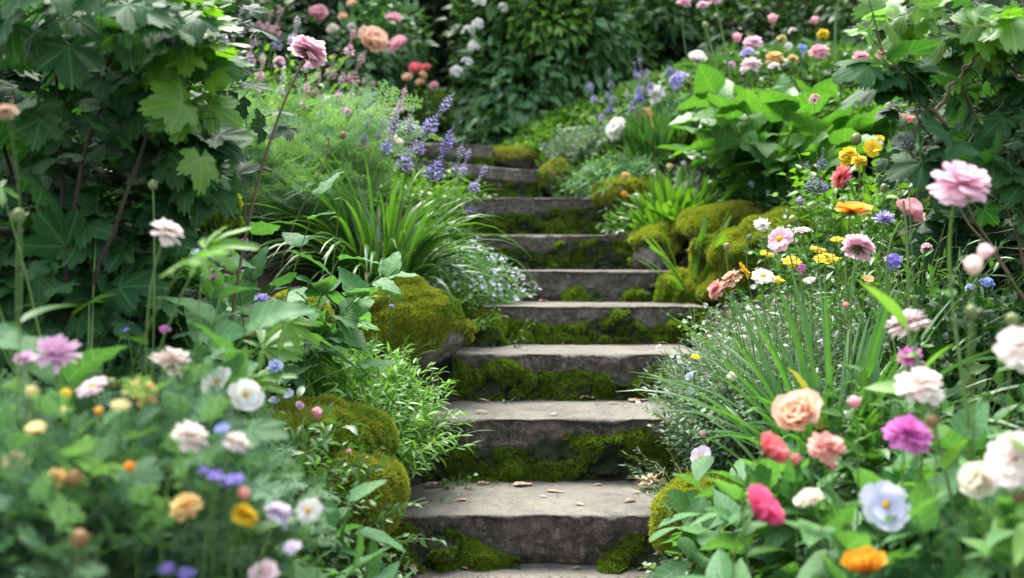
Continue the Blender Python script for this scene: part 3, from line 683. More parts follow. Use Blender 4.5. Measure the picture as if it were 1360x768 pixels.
# front-left px, front-right px, top py, distance, lower-edge profile (metres below the top), moss tops
STEPS = [
 dict(xl=505, xr=905, py=684, d=3.21, h=[(0, .165), (1, .165)], zb=0.0, moss=[(0, .12), (.08, .13), (.14, .10), (.2, .13), (.27, .09), (.33, .06), (.42, .03), (.47, .012), (.6, -.02), (.70, -.02), (.76, .05), (.82, .10), (.87, .12), (.93, .11), (1, .16)], label='lowest stone step, a thick brown-grey block with moss only at its two lower corners', mat='stone_brown', moss_n=5200),
 dict(xl=545, xr=915, py=556, d=3.73, h=[(0, .10), (.1, .105), (.2, .12), (.27, .135), (.36, .122), (.42, .118), (.48, .098), (.55, .092), (.62, .088), (.70, .105), (.8, .11), (.9, .10), (1, .09)], mossup=[(0, .0), (.55, 0), (.62, .012), (.70, .03), (.78, .045), (.84, .05), (.90, .02), (1, .0)], label='second stone step from the bottom, dark face above a full-width band of moss', mat='stone_brown', moss_n=9000),
 dict(xl=600, xr=930, py=470, d=4.25, h=[(0, .09), (.08, .10), (.15, .10), (.22, .085), (.3, .10), (.38, .10), (.46, .085), (.52, .08), (.58, .09), (.66, .125), (.73, .14), (.8, .12), (.9, .09), (1, .09)], mossup=[(0, .06), (.1, .03), (.14, .05), (.24, .05), (.32, 0), (.7, 0), (.78, .03), (.86, .06), (1, .07)], label='third stone step from the bottom, pale scratches on its face and moss under it', mat='stone', moss_n=8000),
 dict(xl=640, xr=935, py=407, d=4.77, h=[(0, .07), (.1, .08), (.25, .095), (.36, .115), (.45, .1), (.55, .08), (.62, .075), (.68, .1), (.76, .12), (.85, .1), (1, .09)], mossup=[(0, .0), (.55, .0), (.6, .045), (.66, .06), (.7, .02), (.74, .0), (.85, .03), (.92, .06), (1, .10)], label='fourth stone step from the bottom, ragged moss climbing the right of its face', mat='stone', moss_n=6500),
 dict(xl=655, xr=925, py=360, d=5.31, h=[(0, .165), (1, .165)], moss=[(0, -.02), (.3, -.02), (.36, .05), (.42, .07), (.5, .07), (.54, -.02), (.6, -.02), (.66, .05), (.74, .09), (.82, .12), (.9, .15), (1, .17)], label='fifth stone step from the bottom, a plain dark block with moss at its right end', mat='stone', moss_n=3800),
 dict(xl=625, xr=865, py=312, d=5.85, h=[(0, .10), (.2, .09), (.35, .115), (.44, .1), (.52, .045), (.65, .04), (.8, .045), (1, .05)], label='sixth stone step from the bottom, on a brown packing stone and moss', mat='stone', moss_n=4200, pack=(.52, .93)),
 dict(xl=580, xr=810, py=263, d=6.39, h=[(0, .12), (.25, .125), (.4, .115), (.55, .12), (.7, .09), (.85, .08), (1, .075)], label='seventh stone step from the bottom, just above a wide strip of moss', mat='stone', moss_n=4600),
 dict(xl=530, xr=720, py=219, d=6.92, h=[(0, .09), (.3, .09), (.6, .10), (1, .09)], label='eighth stone step from the bottom, tilted down towards the right', mat='stone', moss_n=3600, roll=-.085, yaw=.06, pack=(.60, .84)),
 dict(xl=500, xr=655, py=190, d=7.43, h=[(0, .10), (1, .10)], label='topmost stone step, half hidden behind the blue flower spikes', mat='stone', moss_n=2200, roll=-.05, yaw=.05),
]
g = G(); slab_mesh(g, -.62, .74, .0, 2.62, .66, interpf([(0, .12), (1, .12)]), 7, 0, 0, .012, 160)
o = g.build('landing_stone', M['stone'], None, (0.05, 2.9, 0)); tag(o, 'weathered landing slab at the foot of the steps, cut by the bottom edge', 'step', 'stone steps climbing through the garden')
prevz = 0.0
for i, s in enumerate(STEPS):
    rg = rng_of(s['label']); d = s['d']; zt = CAMZ+(345-s['py'])/F*d; xL = (s['xl']-680)/F*d; xR = (s['xr']-680)/F*d
    base = (round((xL+xR)/2, 3), d+.3, prevz)
    o = thing('stone_step', s['label'], 'step', base, 'stone steps climbing through the garden')
    g = G(); hf = interpf(s['h']); yaw = s.get('yaw', 0); roll = s.get('roll', 0)
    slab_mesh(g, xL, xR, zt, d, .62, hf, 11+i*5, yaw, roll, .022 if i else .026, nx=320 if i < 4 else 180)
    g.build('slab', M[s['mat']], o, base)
    # dark rubble wall under the slab
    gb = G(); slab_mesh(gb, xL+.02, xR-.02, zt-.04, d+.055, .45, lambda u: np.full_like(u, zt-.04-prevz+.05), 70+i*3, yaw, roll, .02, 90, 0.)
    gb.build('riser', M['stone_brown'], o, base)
    if 'pack' in s:
        gp = G(); a, b = s['pack']
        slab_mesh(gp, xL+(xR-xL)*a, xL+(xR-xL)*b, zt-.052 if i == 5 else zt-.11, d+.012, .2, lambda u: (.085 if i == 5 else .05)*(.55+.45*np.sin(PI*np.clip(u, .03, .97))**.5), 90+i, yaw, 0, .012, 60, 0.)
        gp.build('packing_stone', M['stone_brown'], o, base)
    # moss: a lumpy bed and thousands of sprigs
    nx, nz_ = 160, 40; u = np.linspace(0, 1, nx); cx = (xL+xR)/2
    mt = interpf(s['moss'])(u) if 'moss' in s else (zt-prevz)-hf(u)+.012+interpf(s.get('mossup', [(0, 0), (1, 0)]))(u)
    mt = mt + .018*fbm(v3(u*22, 0., i*3.), 9, 4)
    mt = np.minimum(mt, zt-prevz-.012)
    v = np.linspace(0, 1, nz_)[:, None]; Z = prevz-.01+(mt[None]+.01)*v; X = np.broadcast_to(xL+(xR-xL)*u, Z.shape)
    zb = zt-hf(u)[None]
    rec = sst(-.03, .015, Z-zb) if 'moss' not in s else np.ones_like(Z)
    lump = np.clip(np.abs(vnoise(v3(X*13, Z*15, i*5.), 21))*1.5+.35*np.abs(vnoise(v3(X*31, Z*31, i*5.), 23)), 0, 1); lump2 = .5+.5*fbm(v3(X*60, Z*60, i*5.), 22, 2)
    rim = np.sqrt(np.clip(1-v**4, 0, 1))
    Y = d + .030*(1-rec) - .004*rec + .012 - (.062*lump+.020*lump2)*rim - .018*(1-v)**2 + (1-rim)*.012
    Vm = v3(X+.004*(lump2-.5), Y, Z + (X-cx)*math.tan(roll)*sst(0, 1, v))
    c_, s_ = math.cos(yaw), math.sin(yaw); dx = Vm[..., 0]-cx; dy = Vm[..., 1]-d
    Vm = np.stack([cx+dx*c_-dy*s_, d+dx*s_+dy*c_, Vm[..., 2]], -1)
    Vf = Vm.reshape(-1, 3); Q = grid(nz_, nx); keep = (np.tile(mt, nz_) > .006)[Q].all(1); Q = Q[keep]
    gm = G(); gm.raw(Vf, Q); pos, nor, qi = surf_sample(Vf, Q, int(s['moss_n']*1.25), rg)
    nor = np.where(nor[:, 1:2] > 0, -nor, nor); dens = fbm(pos*11, 31, 3)
    k = dens > -.12+.1*rg.random(len(dens)); pos, nor = pos[k], nor[k]
    nor = nrm(nor+np.array([0, 0, .55])+rg.normal(0, .25, nor.shape))
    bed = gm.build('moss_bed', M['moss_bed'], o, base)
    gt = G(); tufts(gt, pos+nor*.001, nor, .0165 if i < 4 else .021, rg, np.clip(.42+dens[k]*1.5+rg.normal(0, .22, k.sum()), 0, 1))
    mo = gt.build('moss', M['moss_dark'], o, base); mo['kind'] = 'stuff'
    prevz = zt
    s['zt'] = zt

def ico(n):
    import bmesh
    bm = bmesh.new(); bmesh.ops.create_icosphere(bm, subdivisions=n, radius=1); bm.verts.ensure_lookup_table()
    V = np.array([v.co[:] for v in bm.verts]); T = np.array([[v.index for v in f.verts] for f in bm.faces]); bm.free(); return V, T
ICO = {5: ico(5), 6: ico(6), 4: ico(4)}
def rock(label, px, py, d, hw, hh, hd=None, mossy=.15, gold=.8, n=7000, ts=.014, group='mossy rocks edging the steps', name='mossy_rock', dirm=(0, 0, 1), lump=1., stone='rock'):
    """a boulder centred at the pixel (px,py), hw x hh pixels half size"""
    rg = rng_of(label); c = P(px, py, d); k = d/F; R = np.array([hw*k, (hd or hw)*k, hh*k]); seed = int(rg.integers(0, 999))
    U, T = ICO[5]
    S = U.copy()
    for j in range(9):                                   # hewn faces
        nn = nrm(rg.normal(0, 1, 3)); dd = rg.uniform(.72, .9); e = np.maximum(0, U@nn-dd); S -= e[:, None]*nn*.8*(.4 if nn[2] > .3 else 1)
    S = S*(1+.16*lump*fbm(U*1.8+seed, seed, 4)[:, None]+.025*fbm(U*9+seed, seed, 3)[:, None])
    V = c+S*R; g = G(); g.raw(V, None, T, np.clip(.15+.25*U[:, 2], 0, .4), .5, .5)
    base = np.array([c[0], c[1], c[2]-R[2]]); o = thing(name, label, 'rock', base, group)
    g.build('stone', M[stone], o, base)
    a, b, cc = (V[T[:, i]] for i in range(3)); N = nrm(np.cross(b-a, cc-a)); VN = np.zeros_like(V)
    for i in range(3): np.add.at(VN, T[:, i], N)
    VN = nrm(VN); f = VN@nrm(np.array(dirm, float))+.45*fbm(U*2.3+seed+9, seed, 3)
    mask = sst(mossy-.06, mossy+.1, f)
    Vm = V+VN*((mask*(.008+.034*np.clip(np.abs(vnoise(V*9+seed, seed))*1.4+.4*np.abs(vnoise(V*23, seed)), 0, 1))-.012*(1-mask))[:, None])
    gm = G(); gm.raw(Vm, None, T[(mask[T] > .02).any(1)]); gm.build('moss_bed', M['moss_gold_bed' if gold > .4 else 'moss_bed'], o, base)
    ar = np.linalg.norm(np.cross(b-a, cc-a), axis=1)*(mask[T].mean(1) > .4)*(N[:, 1] < .55); i = rg.choice(len(T), n, p=ar/ar.sum())
    w1 = rg.dirichlet((1, 1, 1), n)[..., None]; pos = (Vm[T[i]]*w1).sum(1); nor = nrm((VN[T[i]]*w1).sum(1))
    tone = .5+.5*fbm(pos*7, seed+5, 3); gl = tone+gold-.5+.25*nor[:, 2] > .5
    nor = nrm(nor+rg.normal(0, .35, nor.shape)+np.array([0, -.1, -.35])*(1-nor[:, 2:3]).clip(0, 1))
    bare = fbm(pos*5+3, seed+11, 3) > .30; gl = gl & ~bare; keep = ~(bare & (rg.random(len(pos)) < .55)); pos, nor, gl, tone = pos[keep], nor[keep], gl[keep], tone[keep]; n = len(pos)
    g1 = G(); g2 = G(); rn = np.clip(rg.random(n)*.7+tone*.4-.05, 0, 1)
    tufts(g1, pos[gl], nor[gl], ts, rg, rn[gl]); tufts(g2, pos[~gl], nor[~gl], ts, rg, rn[~gl])
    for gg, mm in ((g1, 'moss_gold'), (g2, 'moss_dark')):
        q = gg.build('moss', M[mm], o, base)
        if q: q['kind'] = 'stuff'
    return o
rock('mossy boulder with a bare grey cracked face, left of the third step', 542, 440, 4.22, 74, 56, 60, -.12, .85, 17000, .024, dirm=(-.35, -.3, 1), stone='rock')
rock('long golden mossy bank stone beside the lowest step on the left', 462, 668, 2.92, 56, 62, 80, -.3, .78, 14000, .024, dirm=(.15, -.2, 1), lump=1.5)
rock('golden mossy stone sloping up under the small-leaved plant', 425, 592, 3.03, 84, 42, 90, -.4, .8, 14000, .024, dirm=(.1, -.2, .9), lump=1.5)
rock('small round moss cushion on dark soil above the leafy mound', 396, 428, 3.85, 34, 30, 30, -.3, .35, 4500, .019)
rock('moss cushion spilling over the right end of the lowest step', 930, 692, 3.05, 46, 46, 50, -.5, .75, 8000, .026, dirm=(-.2, -.3, 1))
rock('large rounded mossy boulder right of the fourth step', 992, 362, 5.15, 88, 48, 70, -.4, .70, 17000, .027, dirm=(.1, -.3, 1))
rock('brown-green mossy boulder behind the large boulder on the right', 962, 308, 5.6, 58, 30, 50, -.2, .62, 8000, .027)
rock('low mossy stone behind the pink daisies on the right bank', 1062, 325, 5.0, 72, 36, 60, 0, .5, 7000, .026)
rock('mossy kerb stone at the right end of the sixth step', 868, 340, 5.75, 30, 34, 45, .3, .7, 5000, .026)
rock('mossy stone closing the right end of the seventh step', 835, 268, 6.55, 48, 26, 60, -.4, .85, 6000, .028)
rock('mossy stone below the grey mound at the right end of the eighth step', 742, 242, 7.05, 26, 22, 40, -.3, .5, 2200, .02)
rock('moss covered stone in shade behind the top step', 690, 215, 7.75, 60, 16, 50, -.4, .6, 2500, .022)
rock('mossy stone at the right end of the fifth step', 903, 398, 5.25, 28, 30, 40, -.5, .45, 5500, .026)
rock('rough ochre mossy rock in the gap behind the left shrub', 245, 290, 3.9, 60, 90, 60, .0, .55, 5000, .02, dirm=(.3, -.4, .6))
rock('mossy stone half buried at the left end of the fourth step', 640, 452, 4.75, 38, 34, 40, -.2, .3, 2500, .016)
rock('mossy soil-covered stone at the left end of the second step', 520, 600, 3.72, 42, 34, 40, .2, .2, 2500, .016)

# ------------------------------------------------------------------ fallen leaves and twigs
def fallen(label, px, py, d, Lpx, colr, curl=.5, z=None, n=1, name='fallen_leaf', wd='lance', az=None, group='fallen leaves on the steps'):
    rg = rng_of(label); c = P(px, py, d); 
    zz = [0]+[s['zt'] for s in STEPS]; ds = [0]+[s['d'] for s in STEPS]
    if z is None: k = max(j for j in range(len(ds)) if ds[j] <= d+.001); c[2] = zz[k]+.003
    else: c[2] = z if z > 0 else float(ground(c[0], c[1]))+.01
    o = thing(name, label, 'leaf', c, group); L = Lpx/F*d
    for j in range(n):
        a = rg.uniform(-.6, .6)+(0 if rg.random() < .5 else PI) if az is None else az
        tp = strip(ovate(.34 if wd != 'lance' else .22), 10, .35*curl, -.25*curl, 7, .05*curl); V = tp[0].copy(); V[:, 2] += .12*curl*np.sin(V[:, 1]*5+j)
        V = V*L*(1-.2*j); R = np.array([[math.sin(a), math.cos(a), 0], [-math.cos(a), math.sin(a), 0], [0, 0, 1]]).T
        V = V@np.array([[math.sin(a), -math.cos(a), 0], [math.cos(a), math.sin(a), 0], [0, 0, 1.]])
        V += c+rg.normal(0, 1, 3)*[L*.35, L*.12, 0]*(n > 1)-np.array([math.cos(a), math.sin(a), 0])*L*.5; V[:, 2] += c[2]+.002+.01*j-V[:, 2].min()
        g = G(); g.raw(V, tp[1], None, tp[3], tp[4], rg.random()); g.build('blade', M[colr], o, c)
fallen('pinkish oval fallen leaf lying on the second step near its right end', 847, 537, 4.17, 27, 'deadpink', .3, wd='o')
fallen('curled tan leaf on the middle of the second step', 780, 534, 4.2, 22, 'deadleaf', .9)
fallen('tiny orange-brown leaf scrap left of the pinkish leaf on the second step', 832, 543, 4.0, 11, 'deadleaf', .5)
fallen('thin tan leaf sliver beside the curled leaf on the second step', 812, 539, 4.1, 18, 'deadleaf', .3)
fallen('pinkish oval leaf lying on the lowest step under the moss', 695, 637, 3.62, 28, 'deadpink', .3, wd='o', az=.1)
fallen('small mustard leaf on the lowest step right of centre', 793, 636, 3.62, 15, 'deadleaf', .3)
fallen('thin brown twig-like leaf on the lowest step right of the pinkish leaf', 738, 642, 3.52, 26, 'deadleaf', .1)
fallen('heap of crumpled brown leaves at the right corner of the lowest step', 873, 637, 3.58, 44, 'deadpink', 1.1, n=5, wd='o')
fallen('tan leaf at the left end of the lowest step', 578, 634, 3.6, 30, 'deadleaf', .6)
fallen('curled tan bark-like leaf at the foot of the lowest step on the left', 545, 755, 3.12, 40, 'deadleaf', 1., az=-.8)
fallen('small pale petal lying on the lowest step', 612, 663, 3.4, 15, 'deadpink', .1, wd='o')
fallen('pale brown leaf at the left end of the third step', 672, 461, 4.7, 26, 'deadleaf', .6)
fallen('small tan leaf at the right end of the third step', 878, 459, 4.7, 16, 'deadpink', .5)
fallen('tan leaf tip at the foot of the fifth step', 722, 402, 5.2, 13, 'deadleaf', .8)
fallen('brown leaf piece on the second step beside the big green leaf', 642, 536, 4.15, 20, 'deadleaf', .6)
fallen('pale pink petal caught on the golden moss bank', 473, 571, 2.93, 26, 'deadpink', .4, z=P(473, 574, 2.93)[2]+.02, wd='o', az=-.7)
for lab, x, y, dd, L, c in (
 ('rust coloured oval leaf near the left of the second step', 640, 549, 3.85, 17, 'deadleaf'), ('pale pink petal on the tread of the second step near its front edge', 735, 552, 3.8, 11, 'deadpink'),
 ('small curled brown leaf at the back left of the lowest step', 642, 634, 3.64, 18, 'deadleaf'), ('white-pink petal lying near the front of the lowest step', 770, 668, 3.33, 12, 'deadpink'),
 ('narrow tan leaf lying across the front right of the lowest step', 835, 662, 3.38, 22, 'deadleaf'), ('brown leaf fragment in the middle of the lowest step', 720, 655, 3.44, 12, 'deadleaf'),
 ('small rust leaf at the right front of the second step', 868, 550, 3.85, 13, 'deadleaf'), ('tan leaf at the middle of the third step tread', 760, 464, 4.55, 14, 'deadleaf'),
 ('pale petal at the left of the third step tread', 700, 465, 4.45, 10, 'deadpink'), ('brown leaf fragment beside the leaf heap on the lowest step', 845, 644, 3.5, 15, 'deadleaf')):
    fallen(lab, x, y, dd, L, c, .5, wd='o' if 'petal' in lab or 'oval' in lab else 'lance')
for j, (x, dd) in enumerate(((820, 3.18), (850, 3.16), (870, 3.15), (765, 3.17), (615, 3.17))):
    fallen(['small brown leaf scrap on the landing right of centre', 'crinkled tan scrap near the right corner of the landing', 'tiny reddish scrap under the right moss of the lowest step', 'yellowish scrap on the landing near the middle', 'tan crumb of leaf at the left of the landing'][j], x, 757, dd, 14, 'deadleaf', .6)

# crumbs of soil, leaf and petal gathered at the back and sides of each tread
rg = np.random.default_rng(15); g = G(); gp = G()
for j, s in enumerate([dict(d=2.6, zt=0., xl=520, xr=900)]+STEPS[:6]):
    d = s['d']; n = 150; xa, xb = (s['xl']-680)/F*d, (s['xr']-680)/F*d; u = rg.random(n); edge = rg.random(n) < .35
    x = xa+(xb-xa)*np.where(edge, np.where(u < .5, u*.25, 1-(1-u)*.25), u); y = d+.50-.10*rg.exponential(.8, n).clip(0, 4.4)
    pos = np.stack([x, y, np.full(n, s['zt']+.006)], -1); dr = rg.normal(0, 1, (n, 3))*[1, 1, .08]
    put(g, 'needle', pos[:70], dr[:70], (0, 0, 1), rg.uniform(.01, .035, 70), rg); put(g, 'round', pos[70:], dr[70:], nrm(np.array([0, 0, 1.])+rg.normal(0, .25, (n-70, 3))), rg.uniform(.004, .012, n-70), rg)
o = g.build('step_debris', M['litter']); tag(o, 'crumbs of soil, bark and dead leaf gathered on the stone treads', 'debris', kind='stuff')
# litter of bark and dead bits over the soil
rg = np.random.default_rng(5); n = 16000
x = rg.uniform(-2.6, 2.8, n); y = rg.uniform(1.3, 7, n); k = np.abs(x-xcen(y)) > .5; x, y = x[k], y[k]
pos = np.stack([x, y, ground(x, y)+.012], -1); dr = rg.normal(0, 1, pos.shape)*[1, 1, .25]
g = G(); put(g, 'needle', pos, dr, (0, 0, 1), rg.uniform(.015, .05, len(pos)), rg); put(g, 'cheap', pos[::3]+[.01, 0, .004], dr[::3], (0, .2, 1), rg.uniform(.01, .03, len(pos[::3])), rg)
o = g.build('leaf_litter', M['litter']); tag(o, 'brown bark chips and dead bits strewn over the dark soil', 'leaf litter', kind='stuff')
# low carpet of small leaves between the plants
def carpet(name, label, mat, n, key, size, seed, thr, far=False):
    rg = np.random.default_rng(seed)
    y = rg.uniform(1.3, 8.5, n) if not far else rg.uniform(6.6, 13, n); x = rg.uniform(-3.4, 3.4, n)*(1 if not far else 1.6)
    k = (np.abs(x-xcen(y)) > .56) & (fbm(v3(x*1.6, y*1.6, 0.), seed, 3) > thr)
    if not far: k &= ~((x > -1.35) & (x < -.3) & (y > 3.6) & (y < 4.6))
    x, y = x[k], y[k]; z = ground(x, y)+rg.uniform(.0, .07, len(x)); pos = np.stack([x, y, z], -1)
    dr = rg.normal(0, 1, pos.shape); dr[:, 2] = np.abs(dr[:, 2])*.5+.1
    g = G(); put(g, key, pos, dr, nrm(np.array([0, -.3, 1])+rg.normal(0, .4, pos.shape)), size*rg.uniform(.6, 1.3, len(x)), rg)
    o = g.build(name, M[mat]); tag(o, label, 'ground cover', kind='stuff')
carpet('ground_cover', 'low carpet of small mid green leaves over the soil of both banks', 'mid', 70000, 'cheap', .04, 71, -.12)
carpet('creeping_weeds', 'scattered dark small-leaved weeds creeping over the banks', 'dark', 34000, 'cheap', .05, 72, .0)
carpet('meadow_cover', 'blurred light green low growth behind the top of the steps', 'bright', 75000, 'cheap', .08, 73, -.8, True)
# ------------------------------------------------------------------ plants, left bank
leafy('leafy_mound', 'dense bright green mound of narrow leaves left of the second step', 456, 100, 450, 3.5, 'bright_narrow', 'narrow', .054, 360, 22, ang=(35, 80), k=.74, lean=55, droop=.35, hmul=.92, t0=.35, group='leafy mounds')
leafy('leafy_mound', 'fine bright green fern-like mound spilling beside the mossy boulder', 572, 80, 368, 4.62, 'bright', 'oval', .034, 130, 16, k=.6, lean=80)
leafy('flowering_mound', 'mound of tiny white-blue flowers overhanging the fourth and fifth steps', 602, 82, 320, 5.1, 'soft', 'oval', .030, 240, 16, k=.72, lean=70, hmul=.85, flowers=('paleblue', 420, .012, 5))
leafy('leafy_mound', 'light green leafy bed behind the arching strap leaves', 548, 70, 215, 5.9, 'bright', 'oval', .055, 130, 10, k=.62, lean=60)
leafy('leafy_mound', 'pale green mat of leaves at the left of the sixth step', 578, 45, 290, 5.6, 'mid', 'spat', .05, 90, 12, k=.62, lean=75)
leafy('small_leaf_plant', 'small-leaved green plant draping over the golden moss bank', 392, 78, 572, 2.66, 'mid', 'oval', .034, 130, 14, k=.6, lean=80, group='leafy mounds')
leafy('small_leaf_plant', 'loose bright green plant below the blue scabious on the left', 340, 62, 545, 2.55, 'bright_narrow', 'lance', .034, 60, 12, k=.6, lean=70)
leafy('leafy_mound', 'rounded bright bush of small leaves between the strap leaves and the white-flowered mound', 528, 62, 292, 5.0, 'bright', 'oval', .045, 100, 12, k=.6, lean=70)
leafy('flowering_mound', 'low carpet of tiny pale blue flowers between the strap leaves and the fern-like mound', 560, 60, 352, 4.75, 'mid', 'oval', .03, 120, 14, k=.75, lean=75, flowers=('paleblue', 300, .011, 5))
leafy('seedling', 'seedling with oval leaves at the foot of the lowest step', 497, 26, 690, 2.92, 'soft', 'oval', .042, 5, 5, t0=.3, k=.4, lean=40, group='small seedlings on the steps', taper=.1)
leafy('seedling', 'seedling with round leaves at the left corner of the lowest step', 607, 18, 622, 3.60, 'mid', 'round', .022, 8, 4, t0=.4, k=.5, lean=60, group='small seedlings on the steps', taper=.1)
leafy('seedling', 'tiny forked seedling rooted in the moss above the second step', 682, 16, 515, 4.19, 'mid', 'narrow', .04, 5, 4, t0=.3, k=.4, lean=60, group='small seedlings on the steps', taper=.1)
leafy('seedling', 'pale small-leaved sprig by the left end of the lowest step', 548, 26, 640, 3.35, 'soft', 'oval', .022, 12, 5, k=.5, lean=70, group='small seedlings on the steps', taper=.1)
leafy('creeping_stem', 'thin creeping stems with round leaves hanging at the left of the fourth step', 670, 26, 408, 4.6, 'mid', 'round', .026, 10, 4, t0=.4, k=.4, lean=60)
blade_clump('strap_leaf_clump', 'large clump of arching strap leaves below the blue flower spikes', 505, 110, 205, 4.62, 'strap', 260, .0125, bend=(60, 175), lean=(3, 72), k=.34, hs=1.15, Lr=(.55, 1.1), pw=1.8, twist=.4)
blade_clump('grass_tuft', 'small tuft of thin grass beside the mossy boulder on the left', 520, 30, 425, 4.0, 'strap', 22, .004, bend=(15, 90), k=.2)
blade_clump('grass_tuft', 'thin bent grass blades at the left of the second step', 560, 30, 500, 3.75, 'iris', 9, .004, bend=(60, 130), lean=(20, 70), k=.3)
leafy('feathery_plant', 'tall mound of feathery blue-green foliage on the left bank', 385, 100, 100, 5.2, 'feather', 'frond', .20, 80, 8, ang=(35, 75), k=.6, lean=55, t0=.25, taper=.35, group='feathery plants on the left bank')
leafy('feathery_plant', 'lower feathery foliage in shade behind the strap leaves', 350, 90, 190, 4.9, 'feather', 'frond', .18, 50, 8, ang=(35, 75), k=.6, lean=65, t0=.2, taper=.35, group='feathery plants on the left bank')
leafy('leafy_bush', 'bright green bush behind the left shrub under the pink spikes', 340, 80, 62, 5.9, 'bright', 'oval', .06, 110, 12, k=.62, lean=50)
leafy('leafy_bush', 'bright green low bush at the foot of the lilac pink spikes', 440, 75, 110, 6.6, 'bright', 'oval', .055, 90, 10, k=.62, lean=50)
leafy('broad_leaf_plant', 'broad blue-green plant with big veined leaves on the left bank', 345, 66, 262, 3.3, 'broad_blue', 'roundv', .16, 24, 6, ang=(45, 80), k=.4, lean=36, t0=.45, taper=.25, rs=.003, droop=.8)
broad('broad_leaf_plant', 'two round leaves lying on the soil above the mossy boulder', 455, 30, 352, 4.35, 'broad_blue', 5, .05, pet=.5, lean=(40, 80), bend=(70, 120), k=.5)
palm_plant('lobed_leaf_plant', 'lobed plant with long drooping leaves over the soil of the left bank', 295, 45, 372, 2.95, 'broad_blue', 11, .11, 'palm', k=.5, bend=(30, 95))
blade_clump('hanging_leaf', 'single pointed green leaf reaching over the second step', 592, 18, 505, 3.98, 'broad_blue', 3, .030, broadprof(.35), lean=(50, 85), bend=(95, 120), S=14, cols=5, k=.1, aimed=(-.5, .15), hs=1.6)
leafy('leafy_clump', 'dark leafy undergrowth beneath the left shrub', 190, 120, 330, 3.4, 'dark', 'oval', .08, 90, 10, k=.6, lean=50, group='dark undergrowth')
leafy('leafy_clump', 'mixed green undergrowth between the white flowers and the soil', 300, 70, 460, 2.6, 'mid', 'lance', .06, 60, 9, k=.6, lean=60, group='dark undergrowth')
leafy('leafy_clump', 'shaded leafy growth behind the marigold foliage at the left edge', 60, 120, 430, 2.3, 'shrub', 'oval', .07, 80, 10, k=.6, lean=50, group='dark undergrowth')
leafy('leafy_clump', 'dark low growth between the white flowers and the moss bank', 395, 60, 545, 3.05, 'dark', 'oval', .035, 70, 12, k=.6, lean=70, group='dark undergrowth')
# left foreground
leafy('marigold_foliage', 'soft blurred mass of cut blue-green leaves at the lower left', 105, 130, 500, 1.82, 'soft', 'cut', .085, 150, 14, ang=(35, 75), k=.68, lean=42, t0=.2, taper=.3, group='cut-leaved foreground plants')
leafy('marigold_foliage', 'cut-leaved plant along the left edge of the foreground', 20, 110, 540, 1.72, 'soft', 'cut', .075, 80, 14, ang=(35, 75), k=.66, lean=40, t0=.2, taper=.3, group='cut-leaved foreground plants')
leafy('marigold_foliage', 'cut-leaved plant below the yellow and orange blooms', 235, 80, 610, 2.0, 'soft', 'cut', .08, 56, 12, ang=(35, 75), k=.6, lean=45, t0=.2, taper=.3, group='cut-leaved foreground plants')
palm_plant('lobed_foreground_plant', 'nearest blurred lobed leaves in the lower left corner', 110, 130, 700, 1.5, 'soft', 16, .085, 'palm_deep', k=.6, bend=(20, 80))
leafy('oval_leaf_plant', 'grey-green oval leaves around the white daisy', 350, 85, 665, 2.1, 'broad_blue', 'oval', .115, 16, 6, ang=(40, 75), k=.55, lean=45, t0=.4, taper=.2)
leafy('leafy_clump', 'soft green low leaves at the bottom left under the pale pink bloom', 300, 80, 705, 1.85, 'soft', 'lance', .045, 70, 11, k=.65, lean=50)
leafy('big_leaf_plant', 'upright plant with large serrated leaves amid the left foreground blooms', 200, 36, 362, 2.15, 'broad_blue', 'serr', .145, 5, 6, ang=(45, 75), k=.25, lean=12, t0=.5, taper=.2, rs=.003, droop=.5)
palm_plant('geranium', 'cut-leaved plant on tall stems in front of the dark shrub', 115, 90, 190, 2.2, 'yellow_backlit', 15, .085, 'palm_deep', k=.5, bend=(15, 70), hs=1.0)
palm_plant('lobed_leaf_plant', 'lobed leaves at the left edge above the pink scabious', 25, 80, 360, 1.75, 'shrub', 15, .09, 'palm', k=.5, bend=(20, 75))

# ------------------------------------------------------------------ plants, right bank
leafy('silvery_mound', 'grey-green mound of thin leaves draped beside the second step', 1020, 88, 412, 3.4, 'grey', 'needle', .040, 380, 30, ang=(35, 75), k=.76, lean=50, hmul=.92, group='silvery mounds', flowers=('white', 40, .010, 5))
leafy('silvery_mound', 'dense lower skirt of silvery leaves right of the second and third steps', 1008, 74, 462, 3.3, 'grey', 'oval', .024, 360, 22, k=.8, lean=45, group='silvery mounds')
leafy('silvery_mound', 'grey-green mat of small leaves on the slope under the yellow daisies', 1065, 110, 385, 3.75, 'grey', 'oval', .024, 260, 22, k=.66, lean=70, group='silvery mounds', flowers=('white', 60, .011, 5))
leafy('silvery_mound', 'small rosemary-like sprigs beside the heap of brown leaves', 922, 22, 560, 3.3, 'grey', 'needle', .032, 60, 22, ang=(35, 70), k=.5, lean=70, group='silvery mounds')
leafy('silvery_mound', 'blurred blue-grey mound at the right of the eighth step', 778, 62, 182, 7.3, 'grey', 'narrow', .06, 170, 18, ang=(30, 60), k=.64, lean=75, group='silvery mounds')
leafy('leafy_mound', 'light green low mound behind the eighth step', 705, 42, 188, 7.7, 'bright', 'round', .06, 80, 10, k=.6, lean=60)
blade_clump('iris_clump', 'tall clump of upright green blades in the middle of the right bank', 1108, 80, 366, 2.7, 'iris', 95, .0105, lean=(3, 55), bend=(15, 105), k=.38, hs=1.04, twist=.5)
blade_clump('iris_clump', 'smaller clump of blades leaning left over the silvery mound', 1065, 50, 450, 2.75, 'iris', 34, .009, lean=(5, 60), bend=(20, 90), k=.35, hs=1.0, twist=.5)
blade_clump('grass_clump', 'fine upright grass clump behind the cream flower on the right', 880, 90, 138, 6.9, 'iris', 420, .009, lean=(2, 45), bend=(5, 70), k=.45, group='grass clumps at the back')
